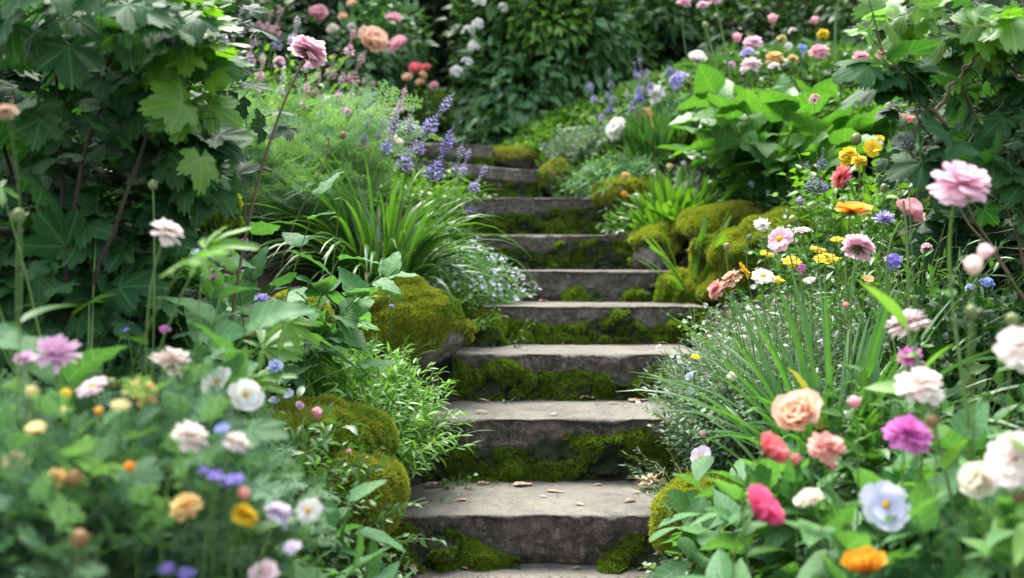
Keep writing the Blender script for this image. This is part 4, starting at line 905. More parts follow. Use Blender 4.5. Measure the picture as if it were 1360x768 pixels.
blade_clump('grass_clump', 'dark arching grass clump under the leafy shrub at the back', 750, 60, 140, 8.1, 'strap', 240, .014, lean=(3, 55), bend=(25, 110), k=.4, group='grass clumps at the back')
broad('broad_leaf_clump', 'large bright broad-leaved clump on the upper right', 1050, 130, 92, 5.9, 'hosta', 74, .085, pet=.48, lean=(3, 75), bend=(60, 135), k=.5, hs=.95, wave=.014, Lr=(.45, 1.1))
leafy('broad_leaf_clump', 'broad wavy leaves at the heart of the upper right bank', 1050, 110, 105, 5.75, 'hosta', 'roundv', .27, 26, 6, ang=(35, 75), k=.6, lean=50, t0=.35, taper=.2, rs=.004, droop=.4)
broad('broad_leaf_clump', 'dark broad leaves below the bright clump on the right', 1045, 100, 220, 5.6, 'broad_blue', 26, .10, pet=.4, lean=(15, 80), bend=(60, 125), k=.5, hs=1.1, wave=.01)
blade_clump('paddle_leaf_clump', 'bright rosette clump of paddle-shaped leaves above the mossy boulders', 895, 85, 238, 5.95, 'bright', 190, .022, lambda t: .25+.75*math.sin(PI*.5*min(1, t*1.2))*(1 if t < .8 else math.sqrt(max(0, 1-((t-.8)/.2)**2))), lean=(3, 85), bend=(15, 100), k=.45, cols=5, hs=1.05)
blade_clump('paddle_leaf_clump', 'small rosette of paddle leaves in front of the mossy boulder', 922, 34, 302, 5.2, 'bright', 26, .016, lambda t: .25+.75*math.sin(PI*.5*min(1, t*1.2))*(1 if t < .8 else math.sqrt(max(0, 1-((t-.8)/.2)**2))), lean=(8, 80), bend=(20, 95), k=.3, cols=5)
leafy('leafy_bush', 'round-leaved plant with pale buds behind the mossy boulders', 1000, 60, 245, 5.75, 'mid', 'round', .045, 60, 9, k=.6, lean=60)
leafy('leafy_bush', 'leafy growth hanging at the right end of the sixth step', 850, 40, 262, 6.1, 'mid', 'spat', .06, 60, 9, k=.6, lean=70)
leafy('leafy_bush', 'yellow-green leafy bush under the yellow blooms on the right', 1165, 85, 195, 4.5, 'bright', 'oval', .065, 110, 12, k=.62, lean=45)
leafy('leafy_bush', 'mid green bushy growth behind the orange bloom', 1120, 90, 270, 4.3, 'mid', 'oval', .04, 110, 14, k=.62, lean=55)
leafy('leafy_bush', 'grassy green growth around the violet flowers on the right', 1200, 90, 300, 3.3, 'mid', 'narrow', .06, 120, 14, k=.64, lean=50)
leafy('leafy_clump', 'dark undergrowth at the right edge below the lobed shrub', 1310, 110, 360, 2.9, 'dark', 'oval', .06, 100, 12, k=.64, lean=50, group='dark undergrowth')
leafy('leafy_clump', 'shaded leaves between the blades and the right foreground blooms', 1240, 110, 470, 2.45, 'mid', 'oval', .07, 80, 10, k=.64, lean=50, group='dark undergrowth')
leafy('leafy_bush', 'light green foliage filling in behind the bright broad-leaved clump', 1040, 120, 72, 7.2, 'mid', 'oval', .075, 130, 12, k=.66, lean=45, group='bushes behind the broad leaves')
leafy('leafy_bush', 'grey-green foliage under the white globe bloom at the back', 950, 60, 120, 6.9, 'soft', 'oval', .06, 90, 12, k=.62, lean=45, group='bushes behind the broad leaves')
leafy('leafy_bush', 'bushy green growth behind the yellow blooms at the right', 1170, 70, 120, 5.9, 'bright', 'oval', .07, 90, 12, k=.62, lean=45, group='bushes behind the broad leaves')
leafy('leafy_mound', 'green mound right of the tilted eighth step', 775, 40, 228, 6.85, 'mid', 'spat', .055, 70, 12, k=.6, lean=70)
leafy('leafy_mound', 'green tufty growth between the grey mound and the paddle leaves', 815, 45, 205, 6.6, 'soft', 'narrow', .07, 90, 14, k=.6, lean=70)
# right foreground
leafy('oval_leaf_plant', 'broad grey-green leaves in the right foreground under the pink blooms', 1130, 125, 592, 2.2, 'broad_blue', 'oval', .12, 30, 8, ang=(40, 80), k=.65, lean=45, t0=.3, taper=.2)
leafy('oval_leaf_plant', 'large blurred leaves filling the lower right corner', 1270, 140, 605, 1.95, 'broad_blue', 'oval', .115, 38, 8, ang=(40, 80), k=.7, lean=45, t0=.3, taper=.2)
leafy('oval_leaf_plant', 'low broad leaves at the bottom under the hot pink bloom', 1060, 80, 705, 1.95, 'broad_blue', 'oval', .125, 18, 6, ang=(50, 85), k=.55, lean=45, t0=.4, taper=.2)
leafy('oval_leaf_plant', 'pale oval leaves beside the moss cushion right of the lowest step', 1005, 38, 605, 2.5, 'broad_blue', 'spatw', .12, 10, 7, ang=(45, 85), k=.35, lean=50, t0=.35, taper=.15)
leafy('small_leaf_plant', 'small blue-green leafy plant at the right of the landing', 935, 62, 712, 2.85, 'grey', 'round', .026, 60, 11, k=.62, lean=65)
leafy('leafy_clump', 'mid green filler leaves among the right foreground blooms', 1200, 170, 600, 2.35, 'mid', 'lance', .07, 110, 10, k=.7, lean=45)
leafy('tall_leafy_stem', 'tall leafy stem crossing the right foreground', 1300, 40, 345, 1.75, 'bright_narrow', 'lance', .12, 4, 8, t0=.35, k=.25, lean=18, rs=.0035, taper=.2)
leafy('weed_sprig', 'pointed light green sprig leaning over the third step at the right', 915, 26, 480, 3.8, 'mid', 'lance', .035, 7, 7, k=.3, lean=70)
leafy('weed_sprig', 'light green sprig beside the moss at the right end of the fourth step', 925, 26, 392, 4.6, 'bright', 'lance', .035, 7, 7, k=.3, lean=70)

# ------------------------------------------------------------------ the two lobed shrubs framing the view
def Pt(*a): return P(*a)
def gz(px, d): c = P(px, 0, d); c[2] = float(ground(c[0], c[1])); return c
b = gz(60, 2.5)
shrub('lobed_leaf_shrub', 'tall dark shrub with lobed leaves and brown stems filling the upper left', b,
      [(b, P(80, 430, 2.5), P(90, 250, 2.5), P(150, 60, 2.45)), (b+[.03, .05, 0], P(60, 420, 2.6), P(110, 300, 2.6), P(60, -40, 2.5)),
       (b+[.06, .0, 0], P(110, 470, 2.4), P(130, 300, 2.5), P(260, 20, 2.5)), (b+[-.05, .1, 0], P(20, 430, 2.7), P(30, 250, 2.7), P(-20, 20, 2.6)), (b+[.05, .2, 0], P(120, 400, 2.9), P(180, 220, 3.0), P(240, 100, 2.9))],
      [(P(110, 60, 2.6), (.34, .28, .32), 84), (P(0, 150, 2.7), (.30, .3, .34), 62), (P(200, 95, 2.65), (.18, .22, .24), 52), (P(245, 205, 2.7), (.12, .18, .12), 50), (P(150, 300, 2.75), (.2, .18, .12), 50),
       (P(120, 20, 2.3), (.28, .1, .10), 34), (P(215, 30, 2.5), (.15, .12, .12), 26, 'yellow_backlit'), (P(262, 120, 2.5), (.07, .12, .17), 18, 'yellow_backlit'),
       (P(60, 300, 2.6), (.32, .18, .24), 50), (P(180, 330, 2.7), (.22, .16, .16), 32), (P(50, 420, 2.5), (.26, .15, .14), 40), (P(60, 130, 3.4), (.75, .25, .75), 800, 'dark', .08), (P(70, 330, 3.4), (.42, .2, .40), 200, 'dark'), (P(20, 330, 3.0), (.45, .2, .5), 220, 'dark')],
      'shrub', 'palm', .098, blooms=(), rs=.009)
b = gz(1400, 2.9)
shrub('lobed_leaf_shrub', 'dark shrub with lobed leaves on long arching branches at the upper right', b,
      [(b, P(1400, 500, 2.9), P(1330, 200, 2.8), P(1225, -20, 2.7)), (b, P(1395, 420, 2.8), P(1280, 290, 2.6), P(1150, 5, 2.55)), (b+[.03, .05, 0], P(1420, 480, 3), P(1400, 200, 3), P(1350, -40, 3)),
       (P(1255, 168, 2.62), P(1220, 125, 2.6), P(1180, 110, 2.6), P(1105, 112, 2.55)), (P(1240, 150, 2.7), P(1270, 110, 2.7), P(1300, 60, 2.65), P(1345, 30, 2.6)), (b, P(1440, 520, 2.7), P(1350, 360, 2.6), P(1210, 200, 2.6))],
      [(P(1300, 55, 2.8), (.16, .2, .16), 32), (P(1345, 130, 2.8), (.16, .2, .24), 44), (P(1185, 95, 2.6), (.13, .08, .06), 20), (P(1235, 205, 2.65), (.09, .10, .08), 15), (P(1335, 235, 2.8), (.12, .15, .18), 30),
       (P(1290, 40, 2.65), (.15, .12, .10), 22, 'yellow_backlit'), (P(1150, 35, 2.6), (.05, .06, .05), 7, 'bright_narrow', .05), (P(1190, 20, 2.7), (.08, .1, .05), 10, 'yellow_backlit'),
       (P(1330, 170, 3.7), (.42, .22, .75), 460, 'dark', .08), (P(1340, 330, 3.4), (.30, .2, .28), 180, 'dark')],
      'shrub', 'palm', .092, rs=.006, bark='stem_brown')
shrub('dark_leaf_shrub', 'dark glossy shrub standing behind the right bank at the picture edge', gz(1300, 4.4),
      [(gz(1300, 4.4), P(1300, 350, 4.4), P(1280, 200, 4.4), P(1290, 40, 4.4)), (gz(1360, 4.4), P(1360, 350, 4.4), P(1370, 200, 4.4), P(1380, 0, 4.4))],
      [(P(1310, 250, 4.5), (.42, .25, .5), 800), (P(1360, 60, 4.6), (.5, .3, .7), 900)], 'dark', 'oval', .085, petiole=False)

# ------------------------------------------------------------------ background shrubs and trees
def bgshrub(label, px, d, blobs, mat, leaf, size, blooms=(), name='flowering_shrub', group='shrubs behind the steps', up=(0, -.3, 1.), extra=()):
    b = gz(px, d); st = [(b, b+[0, 0, .5], P(x, y, dd)-[0, 0, .3], P(x, y, dd)) for (x, y, dd) in [(bl[0][0], bl[0][1], bl[0][2]) for bl in blobs]]
    return shrub(name, label, b, st, [(P(*bl[0]), bl[1], bl[2])+tuple(bl[3:]) for bl in blobs], mat, leaf, size, group=group, blooms=[(P(x, y, dd), D/F*dd, c, k) for (x, y, dd, D, c, k) in blooms], petiole=False, rs=.02, upv=up)
bgshrub('large oval-leaved shrub with white blooms just right of the top of the steps', 700, 8.8,
        [((690, 120, 8.8), (.62, .5, .75), 2300), ((760, 60, 8.9), (.60, .5, .70), 2200), ((650, 185, 8.6), (.32, .4, .30), 700), ((720, -10, 8.8), (.7, .5, .5), 1700, 'mid'), ((735, 180, 8.7), (.4, .4, .35), 800), ((800, 90, 9.4), (.65, .4, .5), 1100, 'mid', .10), ((870, 20, 9.6), (.6, .4, .4), 800, 'mid', .11), ((725, 30, 8.5), (.42, .3, .35), 500, 'bright', .09), ((640, 40, 8.9), (.35, .3, .5), 500, 'mid', .11)],
        'hyd', 'oval', .125, [(622, 42, 8.35, 20, 'white', 'umbel'), (634, 32, 8.3, 20, 'white', 'umbel'), (629, 62, 8.3, 20, 'white', 'umbel'), (606, 96, 8.3, 20, 'white', 'umbel'), (620, 84, 8.3, 20, 'white', 'umbel'), (637, 0, 8.3, 23, 'white', 'umbel'), (668, 10, 8.3, 16, 'white', 'umbel')])
bgshrub('rose bush with peach and pink blooms at the back left', 430, 8.6,
        [((400, 60, 8.8), (.55, .5, .7), 1700, 'dark'), ((480, 90, 8.6), (.40, .4, .55), 1300), ((520, 60, 8.8), (.32, .4, .45), 800), ((440, 150, 8.4), (.5, .4, .4), 1200), ((370, 0, 9), (.6, .5, .5), 1000, 'dark')],
        'hyd', 'oval', .10, [(423, 19, 8.1, 24, 'rosepink', 'rose'), (456, 24, 8.2, 14, 'peach', 'rose'), (467, 6, 8.2, 14, 'peach', 'rose'), (442, 40, 8.1, 15, 'cream', 'rose'), (494, 56, 7.9, 38, 'peach', 'rose'), (531, 61, 7.9, 27, 'rosepink', 'rose'), (522, 27, 8.1, 21, 'rosepink', 'rose'), (518, 70, 7.9, 14, 'white', 'rose'), (553, 93, 8.2, 19, 'coral', 'rose'), (541, 104, 8.2, 14, 'peach', 'rose'), (566, 90, 8.3, 11, 'coral', 'rose'), (561, 101, 8.3, 12, 'peach', 'rose'), (558, 111, 8.3, 12, 'peach', 'rose'), (577, 115, 8.3, 12, 'rosepink', 'rose'), (468, 37, 8.2, 12, 'white', 'rose')], name='rose_bush')
bgshrub('green bank of soft growth between the rose bush and the white-flowered shrub', 530, 9.5,
        [((520, 165, 9.4), (.75, .5, .45), 2200), ((590, 165, 9.9), (.5, .4, .35), 1100)], 'bright', 'lance', .09, name='leafy_shrub')
bgshrub('dark spreading shrub with horizontal leaf layers right of centre at the back', 840, 10,
        [((800, 75, 10), (.62, .5, .22), 1000), ((900, 70, 10), (.6, .5, .25), 1000), ((850, 150, 10.2), (.9, .4, .5), 1500, 'bgdark'), ((790, 110, 9.8), (.3, .4, .2), 400)], 'dark', 'palm', .15, name='spreading_shrub')
bgshrub('mixed green shrub at the back right behind the pink and yellow blooms', 1080, 8.8,
        [((1030, 50, 8.8), (.7, .5, .55), 1300, 'bg'), ((1150, 40, 8.6), (.7, .5, .6), 1500, 'bg'), ((1090, 100, 8.4), (.6, .4, .35), 900), ((980, 90, 9), (.4, .4, .4), 600, 'bgdark')], 'mid', 'oval', .10, name='leafy_shrub')
bgshrub('deep green shrub behind the feathery plants on the left', 270, 7.6,
        [((280, 90, 7.6), (.7, .5, .8), 2000), ((180, 60, 7.4), (.7, .5, .9), 1800), ((330, 20, 8), (.5, .4, .5), 900)], 'bg', 'oval', .10, name='leafy_shrub')
def tree(label, px, d, h, cr, n, mat, trunk=.10, low=.3, size=.19):
    rg = rng_of(label); b = gz(px, d); o = thing('tree', label, 'tree', b, 'trees closing the view at the back'); gs = G(); top = b+[0, 0, h]
    Pn = bez(b, b+[.1, 0, h*.3], top-[.15, 0, h*.3], top, 18)+rg.normal(0, .02, (18, 3)); tubes(gs, Pn[None], trunk*np.linspace(1.3, .25, 18)[None], 9)
    m = 46; i = rg.integers(int(18*low*.8), 17, m); s0 = Pn[i]; a = rg.uniform(0, 2*PI, m); f = (i-18*low)/(18*(1-low)); rr = cr*np.sqrt(np.clip(1-(f-.35)**2*1.4, .12, 1))*rg.uniform(.6, 1., m)
    e = s0+np.stack([np.cos(a)*rr, np.sin(a)*rr, rg.uniform(-.1, .7, m)], -1); tt = np.linspace(0, 1, 9)[None, :, None]; mid = (s0+e)/2+[0, 0, .25]
    L = (1-tt)**2*s0[:, None]+2*tt*(1-tt)*mid[:, None]+tt*tt*e[:, None]; tubes(gs, L, trunk*.3*np.linspace(1, .25, 9)[None], 5)
    gs.build('trunk', M['bark'], o, b)
    per = n//(m*4); k = rg.integers(3, 9, m*4); c = np.repeat(L, 4, 0)[np.arange(m*4), k]+rg.normal(0, .16, (m*4, 3))
    pos = np.repeat(c, per, 0)+rg.normal(0, 1, (m*4*per, 3))*[.34, .34, .24]
    dr = rg.normal(0, 1, pos.shape); dr[:, 2] -= .5
    g = G(); put(g, 'cheap', pos, dr, nrm(np.array([0, -.2, 1])+rg.normal(0, .45, pos.shape)), size*rg.uniform(.6, 1.2, len(pos)), rg); g.build('crown', M[mat], o, b)
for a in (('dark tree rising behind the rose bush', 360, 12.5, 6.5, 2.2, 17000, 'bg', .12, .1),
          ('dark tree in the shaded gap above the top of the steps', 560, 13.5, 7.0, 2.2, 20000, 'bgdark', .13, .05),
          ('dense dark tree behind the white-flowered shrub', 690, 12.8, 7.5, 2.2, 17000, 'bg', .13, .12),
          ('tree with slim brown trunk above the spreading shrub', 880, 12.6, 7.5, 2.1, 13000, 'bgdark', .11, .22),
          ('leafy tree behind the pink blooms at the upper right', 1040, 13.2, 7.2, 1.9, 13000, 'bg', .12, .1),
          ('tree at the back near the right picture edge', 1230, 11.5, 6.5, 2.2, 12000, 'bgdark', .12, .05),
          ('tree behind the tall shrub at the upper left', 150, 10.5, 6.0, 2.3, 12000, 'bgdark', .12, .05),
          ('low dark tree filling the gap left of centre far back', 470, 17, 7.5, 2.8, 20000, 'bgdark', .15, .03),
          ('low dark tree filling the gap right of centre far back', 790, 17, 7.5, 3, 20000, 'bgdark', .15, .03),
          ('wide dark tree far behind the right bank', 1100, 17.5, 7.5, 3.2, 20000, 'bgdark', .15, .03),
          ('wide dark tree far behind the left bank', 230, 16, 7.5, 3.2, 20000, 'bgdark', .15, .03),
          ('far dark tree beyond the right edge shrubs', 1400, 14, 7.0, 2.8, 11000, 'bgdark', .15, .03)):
    tree(*a)
# ------------------------------------------------------------------ flowers on their own stems
GL, GR, GB, GS = 'blooms of the left foreground bed', 'blooms of the right foreground bed', 'blooms of the right back bank', 'flower spikes on the left bank'
FL = [
 # left
 ('pompom', 410, 68, 2.9, 52, 'pink', 'pink double flower seen from behind on a long brown stem at the upper left', 'away', 118, dict(stem_r=.0042, stem='stem_brown', bend=0)),
 ('pompom', 222, 308, 1.95, 44, 'blush', 'small cream double flower in front of the dark shrub', 'Rean', 18, {}),
 ('simple', 274, 342, 2.1, 40, 'lightblue', 'light blue open flower right of the small cream one', 'Rean', 12, {}),
 ('simple', 283, 369, 2.5, 16, 'magenta', 'tiny magenta flower just below the light blue one', 'half', 4, {}),
 ('pompom', 228, 480, 1.85, 54, 'blush', 'blush white double flower beside the serrated leaves', 'Rean', 10, {}),
 ('thistle', 75, 474, 1.8, 56, 'lilacpink', 'round lilac pink scabious on the left', 'half', 10, {}),
 ('thistle', 35, 478, 1.8, 27, 'lilacpink', 'small lilac scabious left of the round lilac pink one', 'half', 5, {}),
 ('daisy', 122, 514, 1.8, 44, 'palepink', 'pale pink daisy with an orange eye at the left', 'half', 6, {}),
 ('pompom', 188, 521, 1.8, 50, 'apricot', 'yellow apricot double flower below the serrated leaves', 'Rean', 20, {}),
 ('bud', 149, 511, 1.85, 20, 'bud', 'round green bud between the pale pink daisy and the apricot bloom', 'up', 3, {}),
 ('cup', 160, 546, 1.7, 26, 'paleyellow', 'pale yellow half-open bloom under the apricot one', 'half', 2, {}),
 ('cup', 50, 576, 1.6, 28, 'paleyellow', 'pale yellow bloom at the left edge of the cut foliage', 'half', 4, {}),
 ('bud', 42, 521, 1.75, 20, 'paleyellow', 'small pale yellow bud under the lilac scabious', 'up', 2, {}),
 ('bud', 87, 524, 1.75, 18, 'yellow', 'small deep yellow bud left of the pale pink daisy', 'up', 2, {}),
 ('bud', 84, 546, 1.72, 14, 'paleyellow', 'smallest pale bud under the deep yellow one', 'up', 2, {}),
 ('bud', 131, 546, 1.7, 13, 'gold', 'tiny gold bud left of the pale yellow half-open bloom', 'up', 2, {}),
 ('pompom', 20, 612, 1.6, 34, 'tan', 'faded tan bloom at the left picture edge', 'half', 2, {}),
 ('pompom', 75, 635, 1.6, 30, 'apricot', 'round orange-yellow bloom beside a dead one', 'half', 2, {}),
 ('bud', 98, 636, 1.63, 26, 'brown', 'brown dead bloom beside the round orange-yellow one', 'Rean', 2, {}),
 ('bud', 172, 620, 1.6, 15, 'orange', 'small orange bud in the middle of the cut foliage', 'half', 2, {}),
 ('bud', 105, 716, 1.45, 28, 'seed', 'brown oval seed head near the bottom left', 'up', 2, {}),
 ('pompom', 247, 673, 1.6, 42, 'apricot', 'flat yellow-apricot bloom near the bottom left', 'half', 3, {}),
 ('pompom', 253, 580, 1.75, 52, 'blush', 'peach blush double bloom tilted right in the left bed', 'Rean', 12, {}),
 ('pompom', 313, 588, 1.9, 38, 'blush', 'smaller cream blush bloom right of the peach blush one', 'Rean', 50, {}),
 ('simple', 290, 508, 1.95, 50, 'white', 'white open flower with blush petals, left of two', 'camL', 10, {}),
 ('simple', 325, 525, 1.9, 50, 'white', 'pure white ruffled flower, right of two', 'camR', 14, {}),
 ('umbel', 281, 464, 2.6, 30, 'magenta', 'bright magenta cluster above the white flowers', 'half', 4, {}),
 ('simple', 263, 452, 2.6, 14, 'violet', 'tiny violet flower left of the bright magenta cluster', 'half', 2, {}),
 ('umbel', 219, 440, 2.1, 20, 'magenta', 'small magenta bloom on the serrated leaf', 'half', 3, {}),
 ('simple', 168, 439, 2.3, 10, 'violet', 'tiny violet dot-like flower behind the serrated plant', 'half', 2, {}),
 ('pompom', 325, 685, 1.7, 40, 'yellow', 'golden yellow double bloom near the bottom left', 'Rean', 3, {}),
 ('pompom', 370, 682, 1.7, 44, 'palelilac', 'pale lilac pink bloom seen from the side near the bottom', 'Rean', 4, {}),
 ('daisy', 410, 678, 1.95, 34, 'white', 'white daisy with a yellow eye in front of the mossy bank', 'cam', 4, {}),
 ('simple', 388, 727, 1.7, 24, 'palelilac', 'small pale lilac flower under the side-on lilac pink bloom', 'half', 2, {}),
 ('pompom', 350, 762, 1.65, 42, 'palepink', 'pale pink bloom at the bottom edge left of the steps', 'half', 2, {}),
 ('simple', 288, 634, 1.85, 26, 'violet', 'violet blue flower, left of a trio over dark soil', 'half', 4, {}),
 ('simple', 303, 645, 1.85, 20, 'violet', 'violet blue flower, middle of the trio over dark soil', 'half', 4, {}),
 ('simple', 313, 638, 1.85, 24, 'violet', 'violet blue flower, right of the trio over dark soil', 'half', 4, {}),
 ('bud', 324, 655, 1.8, 18, 'salmon', 'small salmon bud beside the violet trio', 'half', 3, {}),
 ('simple', 295, 570, 1.95, 20, 'blue', 'blue flower behind the cream blush bloom', 'half', 3, {}),
 ('simple', 270, 626, 2.3, 14, 'violet', 'tiny violet flower left of the violet trio', 'half', 3, {}),
 ('simple', 222, 757, 1.6, 26, 'violet', 'violet flower at the bottom edge on the left', 'half', 2, {}),
 ('simple', 248, 763, 1.6, 26, 'violet', 'paler violet flower at the bottom edge right of its twin', 'half', 2, {}),
 ('thistle', 366, 489, 2.3, 22, 'lightblue', 'small blue scabious on a green bud-like base', 'half', 6, {}),
 ('thistle', 329, 491, 2.7, 18, 'blue', 'faint blue flower left of the small blue scabious', 'half', 3, {}),
 ('simple', 383, 524, 2.7, 16, 'lightblue', 'pale blue flower above the small-leaved plant', 'half', 3, {}),
 ('simple', 364, 532, 2.7, 14, 'lightblue', 'second pale blue flower just left and lower above the small-leaved plant', 'half', 3, {}),
 ('umbel', 398, 539, 2.7, 15, 'lilacpink', 'lilac pink tiny bloom over the golden moss', 'half', 3, {}),
 ('bud', 421, 549, 2.75, 18, 'rosepink', 'upright pink bud over the golden moss', 'up', 3, {}),
 ('umbel', 463, 600, 2.7, 10, 'rosepink', 'tiny pink dot bloom on the golden moss bank', 'half', 3, {}),
 ('umbel', 433, 587, 2.65, 11, 'palelilac', 'tiny pale lilac bloom above the draping small leaves', 'half', 3, {}),
 ('thistle', 348, 401, 3.0, 24, 'lavender', 'lavender blue globe flower by the lobed leaves', 'up', 8, {}),
 ('bell', 365, 405, 3.0, 17, 'rosepink', 'pink bell bud right of the lavender blue globe', 'Rean', 5, {}),
 ('bell', 407, 431, 3.1, 14, 'rosepink', 'pink bell bud over the small moss cushion', 'up', 4, {}),
 ('umbel', 389, 443, 3.1, 14, 'lilacpink', 'pink spiky small bloom left of the pink bell bud', 'half', 4, {}),
 ('umbel', 356, 455, 3.0, 12, 'lilacpink', 'small lilac pink bloom over dark soil', 'half', 4, {}),
 ('bud', 331, 440, 2.5, 19, 'seed', 'tan seed bud on a bent green stem', 'up', 22, {}),
 ('umbel', 325, 321, 3.2, 13, 'magenta', 'tiny pink cluster on the broad veined leaves', 'half', 3, {}),
 ('umbel', 438, 401, 3.8, 9, 'palelilac', 'tiny pale flower head, leftmost of three on thin stems', 'half', -10, {}),
 ('umbel', 457, 403, 3.8, 12, 'pink', 'tiny pink flower head, middle of three on thin stems', 'half', -6, {}),
 ('umbel', 474, 414, 3.8, 13, 'pink', 'tiny pink flower head, rightmost of three on thin stems', 'half', 8, {}),
 ('umbel', 458, 441, 3.7, 9, 'palelilac', 'pale lilac dot flower above the narrow-leaved mound', 'half', 4, {}),
 ('umbel', 519, 394, 3.9, 8, 'lightblue', 'pale blue dot flower, upper of two by the mossy boulder', 'half', 6, {}),
 ('umbel', 520, 407, 3.9, 8, 'lightblue', 'pale blue dot flower, lower of two by the mossy boulder', 'half', 8, {}),
 ('bud', 25, 287, 1.9, 22, 'bud', 'green round bud before the dark shrub at the left edge', 'up', 6, {}),
 ('pompom', 8, 149, 1.7, 30, 'tan', 'faded tan bloom high at the left edge', 'half', 4, {}),
 ('bud', 203, 246, 2.2, 15, 'bud', 'pale green bud in front of the ochre rock', 'up', 8, {}),
 ('bud', 456, 180, 3.9, 11, 'seed', 'small tan seed head on a thin stem over the strap leaves', 'up', 22, {}),
 ('bud', 436, 184, 4.4, 5, 'seed', 'bare pinkish stalk leaning in front of the feathery plants', 'up', 66, dict(stem_r=.0036, stem='stem_brown')),
 ('bud', 326, 132, 4.0, 4, 'seed', 'dry upright stalk left of the long brown flower stem', 'up', 4, dict(stem_r=.003, stem='stem_brown')),
 ('rose', 485, 199, 5.2, 24, 'rosepink', 'pink rose-like bloom behind the strap leaves', 'half', 3, {}),
 ('rose', 520, 192, 5.6, 30, 'blush', 'blush white bloom by the left end of the upper steps', 'half', 3, {}),
 ('umbel', 434, 201, 5.0, 10, 'rosepink', 'tiny pink bloom left of the pink rose-like bloom', 'half', 3, {}),
 ('umbel', 372, 84, 5.4, 22, 'pink', 'soft pink bloom under the long-stemmed double flower', 'half', 3, {}),
 ('umbel', 411, 90, 5.8, 20, 'pink', 'soft pink bloom hidden behind the long stem', 'half', 3, {}),
 # right foreground
 ('pompom', 1276, 246, 2.0, 82, 'pink', 'largest pink double flower against the dark right shrub', 'half', -34, dict(bend=0)),
 ('bell', 1203, 287, 2.7, 48, 'rosepink', 'dusty pink flower seen from the side on the right', 'Rean', -6, {}),
 ('pompom', 1140, 328, 2.7, 44, 'pink', 'pink bloom seen from below with a dark calyx', 'away', 0, {}),
 ('simple', 1131, 279, 2.9, 50, 'orange', 'flat orange bloom on the right bank', 'half', -6, {}),
 ('pompom', 1117, 235, 3.6, 32, 'coral', 'coral pink bloom above the flat orange one', 'L', -8, {}),
 ('daisy', 1098, 344, 3.3, 34, 'yellow', 'yellow daisy, largest of the group right of the peach flowers', 'half', -4, {}),
 ('daisy', 1052, 347, 3.4, 24, 'yellow', 'yellow daisy left of the largest yellow daisy', 'half', -6, {}),
 ('daisy', 1087, 332, 3.6, 22, 'yellow', 'yellow daisy just above the largest yellow daisy', 'half', -4, {}),
 ('daisy', 1018, 337, 3.5, 20, 'yellow', 'small yellow daisy behind the pink daisy', 'half', -6, {}),
 ('daisy', 988, 359, 3.2, 26, 'yellow', 'yellow daisy leaning on the peach bloom at the left of the bank', 'R', -30, {}),
 ('pompom', 972, 370, 3.2, 30, 'peach', 'peach bloom leaning left over the silvery mound', 'Lean', -40, {}),
 ('pompom', 951, 384, 3.2, 27, 'salmon', 'salmon bloom, leftmost on the right bank', 'L', -46, {}),
 ('daisy', 1013, 367, 3.2, 30, 'blush', 'blush peach daisy on a slanting stem', 'half', -30, {}),
 ('daisy', 1036, 318, 3.3, 38, 'pink', 'pink daisy facing left on the right bank', 'camL', -18, {}),
 ('daisy', 1066, 306, 3.6, 26, 'palepink', 'pale pink daisy behind the facing pink one', 'half', -6, {}),
 ('umbel', 1064, 357, 3.3, 16, 'magenta', 'tiny magenta bloom under the yellow daisies', 'half', -4, {}),
 ('thistle', 1012, 300, 3.3, 21, 'white', 'small white tufted flower over the boulder', 'half', -44, {}),
 ('bud', 965, 328, 3.2, 12, 'bud', 'grey-green bud, leftmost over the mossy boulder', 'up', -48, {}),
 ('bud', 995, 316, 3.2, 10, 'bud', 'tiny grey-green bud between two stems over the boulder', 'up', -40, {}),
 ('bud', 1053, 293, 3.0, 15, 'bud', 'tall round bud above the pink daisies', 'up', -34, {}),
 ('bud', 1062, 267, 3.4, 12, 'greylilac', 'greyish seed bud high above the pink daisies', 'up', -20, {}),
 ('bud', 1137, 185, 3.6, 17, 'bud', 'pale knobbly bud among the yellow blooms', 'up', -26, {}),
 ('bud', 1174, 250, 2.75, 13, 'bud', 'green bud on an upright stem left of the dusty pink flower', 'up', -18, {}),
 ('bud', 1200, 268, 2.6, 4, 'bud', 'bare upright green stalk in front of the dusty pink flower', 'up', -8, dict(stem_r=.0035)),
 ('thistle', 1173, 293, 3.0, 28, 'lavender', 'lavender blue bloom behind the dusty pink flower', 'half', -4, {}),
 ('umbel', 1187, 349, 3.1, 30, 'violet', 'violet cluster low behind the upright stems', 'half', -4, {}),
 ('umbel', 1310, 378, 3.0, 24, 'blue', 'blue cluster low at the right edge', 'half', -4, {}),
 ('umbel', 1290, 384, 3.0, 18, 'lightblue', 'pale blue cluster left of the low blue one', 'half', -4, {}),
 ('umbel', 1082, 132, 4.2, 18, 'rosepink', 'small pink bloom below the long right branch', 'half', -20, {}),
 ('pompom', 1127, 205, 4.1, 26, 'yellow', 'yellow bloom, lowest left of the yellow group', 'half', -4, {}),
 ('pompom', 1141, 214, 4.0, 22, 'yellow', 'yellow bloom in the middle of the yellow group', 'half', -4, {}),
 ('simple', 1158, 198, 4.1, 26, 'yellow', 'yellow bloom, large open one of the yellow group', 'cam', -4, {}),
 ('simple', 1122, 219, 4.1, 16, 'yellow', 'small pale yellow bloom beside the coral pink one', 'half', -4, {}),
 ('simple', 1168, 184, 4.3, 14, 'yellow', 'yellow bloom, topmost of the yellow group', 'half', -4, {}),
 ('simple', 1205, 158, 4.6, 24, 'coral', 'coral bloom peeping behind the right shrub', 'half', -4, {}),
 ('bud', 1182, 142, 4.6, 14, 'blush', 'blush bud left of the coral bloom by the right shrub', 'half', -4, {}),
